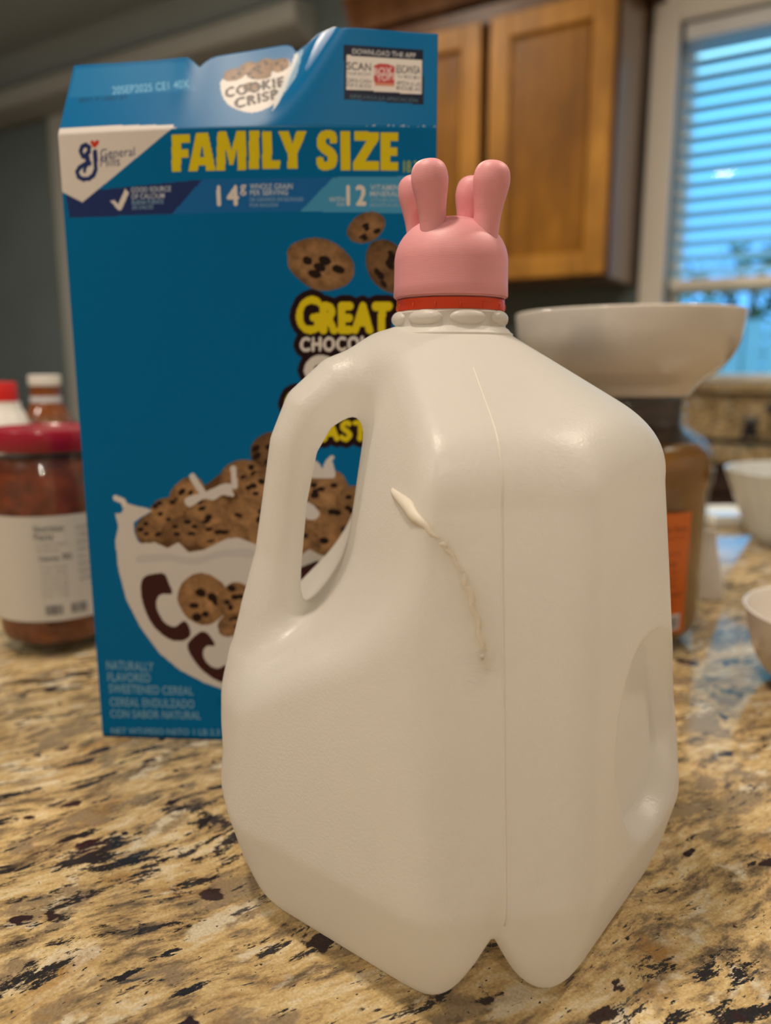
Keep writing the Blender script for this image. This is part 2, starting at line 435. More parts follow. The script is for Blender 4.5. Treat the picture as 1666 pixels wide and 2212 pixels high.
# ---------------------------------------------------------------- window blind
bl = tag(empty('window_blind', (WX0, YB, Z0+WZ0)), 'white slatted blind half lowered in the window', 'blind')
def blpart(name, bm, m, bevel=0.0): return bm_obj(name, bm, m, bl, False, bevel)
BZ1, BZ0 = WZ1-WZ0, 0.462-WZ0
bw0, bw1 = 0.012, WX1-WX0-0.012
bm = bmesh.new(); box(bm, bw0, bw1, 0.006, 0.060, BZ1-0.050, BZ1-0.001); blpart('headrail', bm, M['blind'], 0.003)
bm = bmesh.new(); box(bm, bw0+0.002, bw1-0.002, 0.006, 0.058, BZ0-0.022, BZ0+0.008); blpart('bottom_rail', bm, M['casing'], 0.003)
bm = bmesh.new(); z = BZ1-0.068; rnd = random.Random(2); k = 0
while z > BZ0+0.028:
    a = radians(-16 + rnd.uniform(-2, 2)); w = 0.025
    pr = [(0.032 + w*t_*cos(a), z + w*t_*sin(a) + 0.0028*(1-t_*t_)) for t_ in (-1, -0.6, -0.2, 0.2, 0.6, 1)]
    pr2 = [(y, zz-0.0022) for y, zz in reversed(pr)]
    prism_x(bm, pr+pr2, bw0+0.004, bw1-0.004)
    z -= 0.0430; k += 1
blpart('slats', bm, M['slat'])
bm = bmesh.new()
for x in (bw0+0.035, bw0+0.30, bw0+0.62, bw1-0.035):
    for y in (0.008, 0.056): tube_bm([(x, y, BZ1-0.05), (x, y, BZ0)], 0.0012, 6, bm)
blpart('ladder_cords', bm, M['blind'])

# ---------------------------------------------------------------- wall cabinet
CX0, CX1, CY0, CZ0_, CZ1_ = -1.475, -0.640, 2.257, 0.452, 1.262
cab = tag(empty('wall_cabinet', (CX0, YB, Z0+CZ0_)), 'honey oak wall cabinet with two panelled doors left of the window', 'cabinet')
W_, D_, H_ = CX1-CX0, YB-CY0, CZ1_-CZ0_
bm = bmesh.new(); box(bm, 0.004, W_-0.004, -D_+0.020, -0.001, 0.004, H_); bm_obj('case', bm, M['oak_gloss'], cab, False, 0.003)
bm = bmesh.new()
for b_ in ((0, 0.045, 0, H_), (W_-0.030, W_, 0, H_), (0.045, W_-0.030, 0, 0.030), (0.045, W_-0.030, H_-0.07, H_), (W_/2-0.02, W_/2+0.02, 0.030, H_-0.07)):
    box(bm, b_[0], b_[1], -D_+0.002, -D_+0.0195, b_[2], b_[3])
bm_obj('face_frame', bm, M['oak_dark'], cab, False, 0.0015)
def cab_door(x0, x1):
    z0, z1 = 0.010, 0.742; s = 0.062; y1, y0 = -D_+0.001, -D_-0.019
    bm = bmesh.new()
    box(bm, x0, x0+s, y0, y1, z0, z1); box(bm, x1-s, x1, y0, y1, z0, z1)
    box(bm, x0+s, x1-s, y0, y1, z0, z0+s); box(bm, x0+s, x1-s, y0, y1, z1-s, z1)
    d = bm_obj('door', bm, M['oak'], cab, False, 0.003)
    bm = bmesh.new()
    ins = 0.010
    o = [(x0+s, z0+s), (x1-s, z0+s), (x1-s, z1-s), (x0+s, z1-s)]
    i_ = [(x0+s+ins, z0+s+ins), (x1-s-ins, z0+s+ins), (x1-s-ins, z1-s-ins), (x0+s+ins, z1-s-ins)]
    vo = [bm.verts.new((x, y0+0.002, z)) for x, z in o]; vi = [bm.verts.new((x, y0+0.011, z)) for x, z in i_]
    vb = [bm.verts.new((x, y1-0.001, z)) for x, z in o]
    for k in range(4):
        l = (k+1) % 4
        bm.faces.new((vo[k], vo[l], vi[l], vi[k])); bm.faces.new((vb[k], vb[l], vo[l], vo[k]))
    bm.faces.new(vi); bm.faces.new(vb)
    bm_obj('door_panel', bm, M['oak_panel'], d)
cab_door(W_-0.375, W_-0.010)
cab_door(W_-0.775, W_-0.405)
bm = bmesh.new()
prf = [(-D_+0.0, H_-0.012), (-D_-0.022, H_-0.012), (-D_-0.026, H_+0.005), (-D_-0.030, H_+0.02), (-D_-0.055, H_+0.062), (-D_-0.066, H_+0.070), (-D_-0.066, H_+0.085), (-0.001, H_+0.085), (-0.001, H_+0.001), (-D_, H_+0.001)]
prism_x(bm, prf, -0.03, W_+0.045)
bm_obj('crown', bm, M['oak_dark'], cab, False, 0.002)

# ---------------------------------------------------------------- back run: base cabinets, worktop, splash, sink
CBX0, CBX1, CBY0 = -1.55, 1.25, 2.085
bb = tag(empty('base_cabinet', (CBX0, YB, 0)), 'dark brown base cabinets under the sink worktop by the window', 'cabinet')
bm = bmesh.new(); box(bm, 0.02, CBX1-CBX0-0.02, -0.455, -0.016, 0.10, Z0-0.22)
for b_ in ((0.02, CBX1-CBX0-0.02, -0.455, -0.437), (0.02, 0.04, -0.437, -0.016), (CBX1-CBX0-0.04, CBX1-CBX0-0.02, -0.437, -0.016)): box(bm, *b_, Z0-0.22, Z0-0.0355)
bm_obj('case', bm, M['walnut'], bb, False, 0.002)
bm = bmesh.new(); box(bm, 0.02, CBX1-CBX0-0.02, -0.40, -0.016, 0.0, 0.10); bm_obj('toe_kick', bm, M['walnut'], bb)
nd = 5; dw = (CBX1-CBX0-0.06)/nd
for i in range(nd):
    x0 = 0.03+i*dw+0.006; x1 = x0+dw-0.012
    bm = bmesh.new(); s = 0.06
    box(bm, x0, x0+s, -0.478, -0.4555, 0.13, Z0-0.055); box(bm, x1-s, x1, -0.478, -0.4555, 0.13, Z0-0.055)
    box(bm, x0+s, x1-s, -0.478, -0.4555, 0.13, 0.13+s); box(bm, x0+s, x1-s, -0.478, -0.4555, Z0-0.055-s, Z0-0.055)
    box(bm, x0+s, x1-s, -0.468, -0.4555, 0.13+s, Z0-0.055-s)
    bm_obj('door', bm, M['walnut'], bb, False, 0.002)
SX0, SX1, SY0, SY1 = -0.40, 0.26, 2.20, 2.43
bm = bmesh.new()
box(bm, CBX0, SX0, CBY0, YB-0.001, Z0-0.035, Z0); box(bm, SX1, CBX1, CBY0, YB-0.001, Z0-0.035, Z0)
box(bm, SX0, SX1, CBY0, SY0, Z0-0.035, Z0); box(bm, SX0, SX1, SY1, YB-0.001, Z0-0.035, Z0)
bmesh.ops.remove_doubles(bm, verts=bm.verts, dist=1e-5)
tag(bm_obj('countertop', bm, M['granite']), 'granite worktop with a sink under the window, against the wall', 'countertop')
bm = bmesh.new(); box(bm, CBX0, CBX1, YB-0.022, YB-0.0005, Z0+0.0005, Z0+WZ0-0.031)
tag(bm_obj('backsplash', bm, M['granite']), 'low granite splashback standing on the sink worktop below the window', 'backsplash')
bm = bmesh.new()
def basin(bm, t):
    box(bm, SX0+0.001, SX0+t, SY0+0.001, SY1-0.001, Z0-0.19, Z0-0.004); box(bm, SX1-t, SX1-0.001, SY0+0.001, SY1-0.001, Z0-0.19, Z0-0.004)
    box(bm, SX0+t, SX1-t, SY0+0.001, SY0+t, Z0-0.19, Z0-0.004); box(bm, SX0+t, SX1-t, SY1-t, SY1-0.001, Z0-0.19, Z0-0.004)
    box(bm, SX0+t, SX1-t, SY0+t, SY1-t, Z0-0.19, Z0-0.186)
basin(bm, 0.004)
tag(bm_obj('sink', bm, M['black']), 'dark sink basin set into the worktop under the window', 'sink')
sd = tag(empty('soap_dispenser', (-0.262, 2.475, Z0)), 'small dark soap dispenser with a steel cap behind the sink', 'soap dispenser')
lathe('base', [(0.026, 0.0005), (0.026, 0.010), (0.020, 0.014), (0.019, 0.036), (0, 0.036)], M['black'], sd, 32, cap0=True)
lathe('cap', [(0.022, 0.037), (0.024, 0.042), (0.024, 0.055), (0.020, 0.060), (0, 0.061)], M['steel'], sd, 32, cap0=True)
fc = tag(empty('faucet', (-0.165, 2.485, Z0)), 'black faucet at the right picture edge behind the sink', 'faucet')
lathe('base', [(0.030, 0.0005), (0.030, 0.012), (0.024, 0.016), (0.023, 0.11), (0, 0.112)], M['black'], fc, 32, cap0=True)
bm = tube_bm([(0, 0, 0.10)] + [(0.09*(1-cos(a)), -0.02*(1-cos(a)), 0.24+0.09*sin(a)) for a in [i*pi/12 for i in range(13)]] + [(0.18, -0.04, 0.19)], 0.012, 14)
bm_obj('spout', bm, M['black'], fc, True)
bm = tube_bm([(-0.02, 0, 0.075), (-0.045, -0.004, 0.080), (-0.062, -0.006, 0.092)], [0.013, 0.012, 0.009], 12); bm_obj('lever', bm, M['black'], fc, True)

# ---------------------------------------------------------------- island
IX0, IX1, IY0, IY1 = -2.30, 0.95, -0.55, 1.14
bm = bmesh.new(); box(bm, IX0, IX1, IY0, IY1, Z0-0.034, Z0)
isl = bm_obj('island_countertop', bm, M['granite'], None, False, 0.011, 4)
tag(isl, 'polished speckled granite island top carrying the milk jug and cereal box', 'countertop')
ib = tag(empty('kitchen_island', (IX0, IY1, 0)), 'dark brown cabinet base carrying the granite island top', 'cabinet')
bm = bmesh.new(); box(bm, 0.06, IX1-IX0-0.06, -1.50, -0.10, 0.0, Z0-0.0345); bm_obj('case', bm, M['walnut'], ib, False, 0.003)

# ---------------------------------------------------------------- milk jug
JX, JY, JROT = 0.0246, 0.2992, 0.1204

def smax(a, b, k):
    h = np.maximum(k-np.abs(a-b), 0)/k
    return np.maximum(a, b) + h*h*k*0.25
def smin(a, b, k): return -smax(-a, -b, k)
HS = [(0.010, 0.1980, 0.0125), (0.026, 0.1985, 0.0122), (0.0420, 0.1935, 0.0112), (0.0535, 0.1845, 0.0102), (0.0600, 0.1715, 0.0092),
      (0.0640, 0.150, 0.0086), (0.0670, 0.128, 0.0092), (0.0710, 0.106, 0.0115), (0.0730, 0.088, 0.0142), (0.0710, 0.066, 0.0150)]
def jug_sdf(P):
    """jug frame: s towards the handle corner, t towards the near corner"""
    s = -P[:, 0]; t = -P[:, 1]; z = P[:, 2]
    drift = np.clip((0.16-z)/0.14, 0, 1)
    x = (t-s)*0.70711; y = -(s+t)*0.70711
    a = 0.0781 + 0.0120*drift
    # finger-hold dimple pressed in the right-hand face
    du = (y-0.0045)/0.0350; dv = (z-0.0735)/0.0370
    rr = np.sqrt(du*du+dv*dv)
    dim = np.clip((1.0-rr)/0.16, 0, 1); dim = 0.0095*dim*dim*(3-2*dim)
    fx = np.abs(x) - a + np.where(x > 0.03, dim, 0)
    fy = np.abs(y) - a
    kf = np.clip((t-0.02)/0.05, 0, 1); kf = kf*kf*(3-2*kf)
    side = smax(fx, fy, 0.0811+0.0016*drift-0.038*kf)
    cs = 0.1080 + 0.0*drift
    side = smax(side, smax(s-(0.0936+0.0095*drift), -s-cs, 0.001), 0.022)
    side = smax(side, smax(t-(0.0825+0.0200*drift), -t-0.076, 0.001), 0.004)
    zr = 0.0380-z; side = side + 0.30*0.5*(zr+np.sqrt(zr*zr+2.5e-6))      # the wall tucks in below the base ridge
    r = np.sqrt(s*s+t*t+1e-9)
    cone = ((z-0.2118)+0.60*(r-0.0235))*0.8575
    d = smax(side, cone, 0.013)
    # handle bay cut out of the left corner
    th = np.abs(t)
    A = s*0.985 + th*0.125 - (0.0335 + np.clip((0.170-z)*0.15, -0.004, 0.02))
    B = (z + s*0.76 - 0.1465)*0.79
    bay = smin(A, B, 0.015)
    d = smax(d, bay, 0.006)
    # handle
    h = np.full(len(s), 1e3)
    for (s0, z0, r0), (s1, z1, r1) in zip(HS, HS[1:]):
        vx, vz = s1-s0, z1-z0
        q = np.clip(((s-s0)*vx+(z-z0)*vz)/(vx*vx+vz*vz), 0, 1)
        ds = s-(s0+q*vx); dz = z-(z0+q*vz); rad = r0+q*(r1-r0)
        h = np.minimum(h, np.sqrt(ds*ds+dz*dz+(t/1.25)**2+1e-10)-rad)
    d = smin(d, h, 0.012)
    # rounded foot, groove under the near corner
    d = smax(d, -z+0.0003, 0.0106)
    gw = (np.sqrt((s-0.0026)**2+1e-6) + 0.44*(z-0.0276))*0.90
    g = smax(gw, -(t-0.030), 0.01)
    d = smax(d, -g, 0.011)
    return d

def surface_nets(F, lo, hi, step):
    ax = [np.arange(lo[i], hi[i]+step, step) for i in range(3)]
    n = [len(a) for a in ax]
    G = np.stack(np.meshgrid(*ax, indexing='ij'), -1).reshape(-1, 3)
    V = np.concatenate([F(G[i:i+200000]) for i in range(0, len(G), 200000)]).reshape(n)
    S = V < 0
    corners = [(i, j, k) for i in (0, 1) for j in (0, 1) for k in (0, 1)]
    cnt = np.zeros([m-1 for m in n], int)
    for c in corners: cnt += S[c[0]:n[0]-1+c[0], c[1]:n[1]-1+c[1], c[2]:n[2]-1+c[2]]
    cells = np.argwhere((cnt > 0) & (cnt < 8))
    idx = -np.ones(cnt.shape, int); idx[tuple(cells.T)] = np.arange(len(cells))
    acc = np.zeros((len(cells), 3)); num = np.zeros(len(cells))
    for c in corners:
        for d in range(3):
            if c[d]: continue
            e = list(c); e[d] = 1
            a = V[cells[:, 0]+c[0], cells[:, 1]+c[1], cells[:, 2]+c[2]]; b = V[cells[:, 0]+e[0], cells[:, 1]+e[1], cells[:, 2]+e[2]]
            m = (a < 0) != (b < 0)
            tt = np.where(m, a/np.where(m, a-b, 1), 0)
            p = np.repeat(np.array([c], float), len(cells), 0); p[:, d] += tt
            acc[m] += p[m]; num[m] += 1
    pts = np.array(lo) + (cells + acc/num[:, None])*step
    quads = []
    for d in range(3):
        e = [0, 0, 0]; e[d] = 1
        A = S[:n[0]-e[0], :n[1]-e[1], :n[2]-e[2]]; B = S[e[0]:, e[1]:, e[2]:]
        E = np.argwhere(A != B); u, v = (d+1) % 3, (d+2) % 3
        ok = (E[:, u] > 0) & (E[:, v] > 0) & (E[:, u] < n[u]-1) & (E[:, v] < n[v]-1); E = E[ok]
        flip = ~A[tuple(E.T)]
        def off(a, b):
            q = E.copy(); q[:, u] -= a; q[:, v] -= b; return idx[tuple(q.T)]
        q = np.stack([off(1, 1), off(0, 1), off(0, 0), off(1, 0)], 1)
        q[flip] = q[flip][:, ::-1]; quads.append(q)
    quads = np.concatenate(quads); quads = quads[(quads >= 0).all(1)]
    for _ in range(4):
        h = 4e-4; f0 = F(pts); g = np.zeros_like(pts)
        for d in range(3):
            e = np.zeros(3); e[d] = h; g[:, d] = (F(pts+e)-F(pts-e))/(2*h)
        pts = pts - np.clip(f0/np.maximum((g*g).sum(1), 0.2), -step, step)[:, None]*g
    return pts, quads

def np_mesh(name, pts, faces):
    me = bpy.data.meshes.new(name)
    nq = faces.shape[1]
    me.vertices.add(len(pts)); me.vertices.foreach_set('co', np.asarray(pts, np.float32).ravel())
    me.loops.add(faces.size); me.loops.foreach_set('vertex_index', faces.ravel().astype(np.int32))
    me.polygons.add(len(faces)); me.polygons.foreach_set('loop_start', np.arange(0, faces.size, nq, dtype=np.int32))
    try: me.polygons.foreach_set('loop_total', np.full(len(faces), nq, np.int32))
    except Exception: pass
    me.update(calc_edges=True); me.validate()
    return me

def jug_mat(name, col, grain=0.55, through=0.60, rough=0.33):
    """thin cloudy plastic wall: part of the light scatters back, part goes through into the hollow jug"""
    m = bpy.data.materials.new(name); m.use_nodes = True; nt = m.node_tree; nt.nodes.remove(nt.nodes['Principled BSDF'])
    tc = nt.nodes.new('ShaderNodeTexCoord')
    c = ramp(nt, noise(nt, tc.outputs['Object'], 28, 4, 0.6), [(0.3, [x*0.985 for x in col]), (0.7, [min(1, x*1.01) for x in col])])
    bp = nt.nodes.new('ShaderNodeBump'); bp.inputs['Strength'].default_value = grain; bp.inputs['Distance'].default_value = 0.0003
    nt.links.new(noise(nt, tc.outputs['Object'], 900, 3, 0.6), bp.inputs['Height'])
    df = nt.nodes.new('ShaderNodeBsdfDiffuse'); tr = nt.nodes.new('ShaderNodeBsdfTranslucent'); gl = nt.nodes.new('ShaderNodeBsdfGlossy')
    gl.inputs['Roughness'].default_value = rough
    for n_ in (df, tr): nt.links.new(c, n_.inputs['Color'])
    for n_ in (df, gl): nt.links.new(bp.outputs['Normal'], n_.inputs['Normal'])
    m1 = nt.nodes.new('ShaderNodeMixShader'); m1.inputs[0].default_value = through
    nt.links.new(df.outputs[0], m1.inputs[1]); nt.links.new(tr.outputs[0], m1.inputs[2])
    lw = nt.nodes.new('ShaderNodeLayerWeight'); lw.inputs['Blend'].default_value = 0.5
    p5 = nt.nodes.new('ShaderNodeMath'); p5.operation = 'POWER'; p5.inputs[1].default_value = 4.5; nt.links.new(lw.outputs['Facing'], p5.inputs[0])
    f = nt.nodes.new('ShaderNodeMath'); f.operation = 'MULTIPLY_ADD'; f.inputs[1].default_value = 0.35; f.inputs[2].default_value = 0.035; nt.links.new(p5.outputs[0], f.inputs[0])
    m2 = nt.nodes.new('ShaderNodeMixShader'); nt.links.new(f.outputs[0], m2.inputs[0]); nt.links.new(m1.outputs[0], m2.inputs[1]); nt.links.new(gl.outputs[0], m2.inputs[2])
    nt.links.new(m2.outputs[0], nt.nodes['Material Output'].inputs['Surface'])
    return m
M['hdpe'] = jug_mat('milky_plastic', (0.915, 0.90, 0.865))
M['milk'] = simple('milk_film', (0.66, 0.605, 0.515), 0.5)

jug = table_thing('milk_jug', JX, JY, 0, JROT, 'large cloudy white plastic milk jug with a side handle, in front on the granite', 'jug')
pts, quads = surface_nets(jug_sdf, (-.112, -.112, -.004), (.112, .112, .222), 0.0021)
body = mesh_obj('body', np_mesh('jug_body', pts, quads), M['hdpe'], jug)
def jug_surface_t(s, z, t0=0.11):
    t = np.full(len(s), t0)
    for _ in range(120):
        t -= 0.7*jug_sdf(np.stack([-s, -t, z], 1))
    return t
zz = np.linspace(0.036, 0.200, 90); ss = np.full(90, 0.0008); tt = jug_surface_t(ss, zz)
bm = tube_bm([(-a, -b_, c) for a, b_, c in zip(ss, tt-0.00012, zz)], 0.00022, 6)
M['seam'] = simple('pale_seam', (0.71, 0.67, 0.60), 0.4)
bm_obj('mould_seam', bm, M['seam'], jug, True)
drip = np.array([(.0287, .1612), (.0254, .1580), (.0211, .1530), (.0190, .1505), (.0165, .1476), (.0131, .1421), (.0106, .1352), (.0083, .1269), (.0069, .1184), (.0061, .1128)])
u = np.linspace(0, len(drip)-1, 60); ds = np.interp(u, np.arange(len(drip)), drip[:, 0]) + 0.0004*np.sin(u*7.0); dz = np.interp(u, np.arange(len(drip)), drip[:, 1])
dt = jug_surface_t(ds, dz)
rad = [(0.0015+0.0009*(0.5+0.5*sin(k*2.3))+0.0007*(k > 5))*min(1, 0.35+k, 0.35+(9-k)) for k in u]
bm = tube_bm([(-a, -(b_ - r*0.955), c) for a, b_, c, r in zip(ds, dt, dz, rad)], rad, 24)
tag(bm_obj('milk_drip', bm, M['milk'], jug, True), 'pale dried milk streak')
neck = lathe('neck', [(0.0228, 0.2080), (0.0238, 0.2098), (0.0238, 0.2124), (0.0229, 0.2130), (0.0221, 0.2140), (0.0210, 0.2148), (0.0208, 0.2158), (0.0208, 0.2198), (0.0197, 0.2208), (0.0190, 0.2214), (0.0186, 0.2240), (0.0, 0.2242)], M['hdpe'], jug, 96)
bm = bmesh.new()
for k in range(8):
    a = -pi/2 + radians(7) + k*pi/4
    mt = Matrix.Rotation(a, 4, 'Z') @ Matrix.Translation((0.0197, 0, 0.2178)) @ Matrix.Diagonal((0.0029, 0.0068, 0.0028, 1))
    bmesh.ops.create_uvsphere(bm, u_segments=20, v_segments=12, radius=1.0, matrix=mt)
bm_obj('neck_beads', bm, M['hdpe'], neck, True)
M['red_cap'] = simple('orange_red_plastic', (0.60, 0.050, 0.012), 0.32, sss=0.15, sss_r=0.004)
capr = lathe('tamper_ring', [(0.0188, 0.2206), (0.0203, 0.2207), (0.0204, 0.2212), (0.0204, 0.2246), (0.0188, 0.2250), (0.0188, 0.2206)], M['red_cap'], jug, 96)
tag(capr, 'orange-red plastic ring')
bm = bmesh.new()
for k in range(14):
    a = k*2*pi/14+0.2
    mt = Matrix.Rotation(a, 4, 'Z') @ Matrix.Translation((0.0204, 0, 0.2222)) @ Matrix.Diagonal((0.0004, 0.0006, 0.0012, 1))
    bmesh.ops.create_uvsphere(bm, u_segments=8, v_segments=6, radius=1.0, matrix=mt)
bm_obj('tear_tabs', bm, M['red_cap'], capr, True)

# ---------------------------------------------------------------- pink printed topper with ears
def pink_mat():
    m, nt, b = new_mat('pink_printed_plastic')
    b.inputs['Base Color'].default_value = (0.72, 0.315, 0.345, 1); b.inputs['Roughness'].default_value = 0.48
    b.inputs['Subsurface Weight'].default_value = 0.35; b.inputs['Subsurface Radius'].default_value = (1, 0.5, 0.5); b.inputs['Subsurface Scale'].default_value = 0.003
    tc = nt.nodes.new('ShaderNodeTexCoord'); sp = nt.nodes.new('ShaderNodeSeparateXYZ'); nt.links.new(tc.outputs['Object'], sp.inputs[0])
    w = nt.nodes.new('ShaderNodeMath'); w.operation = 'MULTIPLY'; w.inputs[1].default_value = 2*pi/0.00048; nt.links.new(sp.outputs['Z'], w.inputs[0])
    s = nt.nodes.new('ShaderNodeMath'); s.operation = 'SINE'; nt.links.new(w.outputs[0], s.inputs[0])
    ad = nt.nodes.new('ShaderNodeMath'); ad.operation = 'MULTIPLY_ADD'; ad.inputs[1].default_value = 2.0
    nt.links.new(noise(nt, mapping(nt, tc.outputs['Object'], 0, (0.15, 0.15, 4)), 700, 2, 0.6), ad.inputs[0]); nt.links.new(s.outputs[0], ad.inputs[2])
    bp = nt.nodes.new('ShaderNodeBump'); bp.inputs['Strength'].default_value = 0.14; bp.inputs['Distance'].default_value = 0.00008
    nt.links.new(ad.outputs[0], bp.inputs['Height']); nt.links.new(bp.outputs['Normal'], b.inputs['Normal'])
    return m
M['pink'] = pink_mat()
cap = table_thing('bunny_ear_cap', JX, JY, 0.2240, radians(6), 'pink domed cap topped by four bunny ears, on the neck of the milk jug', 'bottle cap')
zc = 0.2240
pr = [(0.0, 0.2256), (0.0196, 0.2256), (0.0213, 0.2258), (0.02155, 0.2262), (0.0214, 0.2300), (0.0213, 0.2345), (0.02125, 0.2385)]
for i in range(1, 17):
    a = i/16*pi/2; pr.append((0.02125*cos(a)**0.86, 0.2385+0.0163*sin(a)**1.02))
pr[-1] = (0.0, 0.2548)
dome = lathe('dome', [(r, z-zc) for r, z in pr], M['pink'], cap, 96, sharp=50)
lathe('inner_rim', [(0.0190, 0.2252-zc), (0.0206, 0.2252-zc), (0.0207, 0.2257-zc), (0.0190, 0.2257-zc), (0.0190, 0.2252-zc)], M['pink'], cap, 96)
ear_prof = [(0.0050, 0.2425), (0.0049, 0.2460), (0.0048, 0.2500), (0.0048, 0.2515), (0.00495, 0.2546), (0.0056, 0.2589), (0.0063, 0.2625), (0.0066, 0.2655), (0.0062, 0.2685), (0.0052, 0.2704), (0.0036, 0.2716), (0.0018, 0.2721), (0.0, 0.2722)]
def smooth_prof(p, n=5):
    out = []
    for i in range(len(p)-1):
        p0, p1, p2, p3 = p[max(i-1, 0)], p[i], p[i+1], p[min(i+2, len(p)-1)]
        for k in range(n):
            t = k/n
            out.append(tuple(0.5*(2*b_+(c-a)*t+(2*a-5*b_+4*c-d)*t*t+(3*b_-a-3*c+d)*t**3) for a, b_, c, d in zip(p0, p1, p2, p3)))
    return out+[p[-1]]
ear_me = None
for ex, ey in ((-0.0086, -0.0108), (0.0104, -0.0108), (-0.0104, 0.0108), (0.0086, 0.0108)):
    if ear_me is None:
        o = lathe('ear', [(max(r, 0), z-0.2490) for r, z in smooth_prof(ear_prof)], M['pink'], cap, 40, sharp=0); ear_me = o.data
    else:
        o = bpy.data.objects.new('ear', ear_me); COL.objects.link(o); o.parent = cap
    o.location = (ex, ey, 0.2490-zc)
    o.rotation_euler = (0.04 if ey < 0 else -0.04, 0.10*(1 if ex > 0 else -1), 0)
    o.scale = (1.0, 0.92, 1.0)

# ---------------------------------------------------------------- cereal box
BX, BY, BROT = -0.1559, 0.3906, radians(-3.669)
BW_, BD_, BF_ = 0.1800, 0.066, 0.3090         # width, depth, height of the fold
BLUE = (0.0, 0.122, 0.315)
_bc, _bs = cos(BROT), sin(BROT)
_eye = np.array([(0-BX)*_bc + (0-BY)*_bs, -(0-BX)*_bs + (0-BY)*_bc, CAM_H])
def front_y(u, z):
    """depth of the front panel: it bows out a little near the opened top; the flap above the fold leans back"""
    k = np.clip(np.asarray(z)/BF_, 0, 1)
    y = -0.0065*np.sin(pi*np.clip(np.asarray(u)/BW_, 0, 1))*k**3
    q = np.clip(np.asarray(z)-BF_, 0, None)
    uc = 0.103 + q*0.55
    m = 1/(1+np.exp(-(np.asarray(u)-uc)/0.0030))
    return y + q*(0.60*(1-m) + 0.20*m)
def panel(px, py):
    """a spot measured on the photograph -> (u, z) on the printed panel, both in metres"""
    a = (px-833)/FPX; b = -(py-1106)/FPX
    d = np.array([a, cos(PITCH)+b*sin(PITCH), -sin(PITCH)+b*cos(PITCH)])
    d = np.array([d[0]*_bc+d[1]*_bs, -d[0]*_bs+d[1]*_bc, d[2]])
    lo, hi = 0.2, 0.9
    for _ in range(48):
        t = 0.5*(lo+hi); p = _eye+t*d
        if p[1] < front_y(p[0], p[2]): lo = t
        else: hi = t
    return p[0], p[2]
def PP(pts): return np.array([panel(*p) for p in pts])

def vnoise(X, Y, scale, seed):
    rs = np.random.RandomState(seed); g = rs.rand(64, 64)
    x = X*scale; y = Y*scale; xi = np.floor(x).astype(int); yi = np.floor(y).astype(int); fx = x-xi; fy = y-yi
    fx = fx*fx*(3-2*fx); fy = fy*fy*(3-2*fy)
    G = lambda i, j: g[i % 64, j % 64]
    return (G(xi, yi)*(1-fx)+G(xi+1, yi)*fx)*(1-fy) + (G(xi, yi+1)*(1-fx)+G(xi+1, yi+1)*fx)*fy

_text_cache = {}
def text_tris(s, off):
    key = (s, off)
    if key not in _text_cache:
        cu = bpy.data.curves.new('lettering', 'FONT'); cu.body = s; cu.size = 1; cu.offset = off; cu.fill_mode = 'FRONT'; cu.space_character = 1.04 if off else 1.16
        ob = bpy.data.objects.new('lettering', cu); COL.objects.link(ob)
        dg = bpy.context.evaluated_depsgraph_get(); me = bpy.data.meshes.new_from_object(ob.evaluated_get(dg))
        me.calc_loop_triangles()
        co = np.array([v.co[:2] for v in me.vertices]); tr = np.array([t.vertices[:] for t in me.loop_triangles])
        bpy.data.objects.remove(ob); bpy.data.curves.remove(cu); bpy.data.meshes.remove(me)
        lo, hi = co.min(0), co.max(0)
        _text_cache[key] = ((co-lo)/(hi-lo), tr)
    return _text_cache[key]

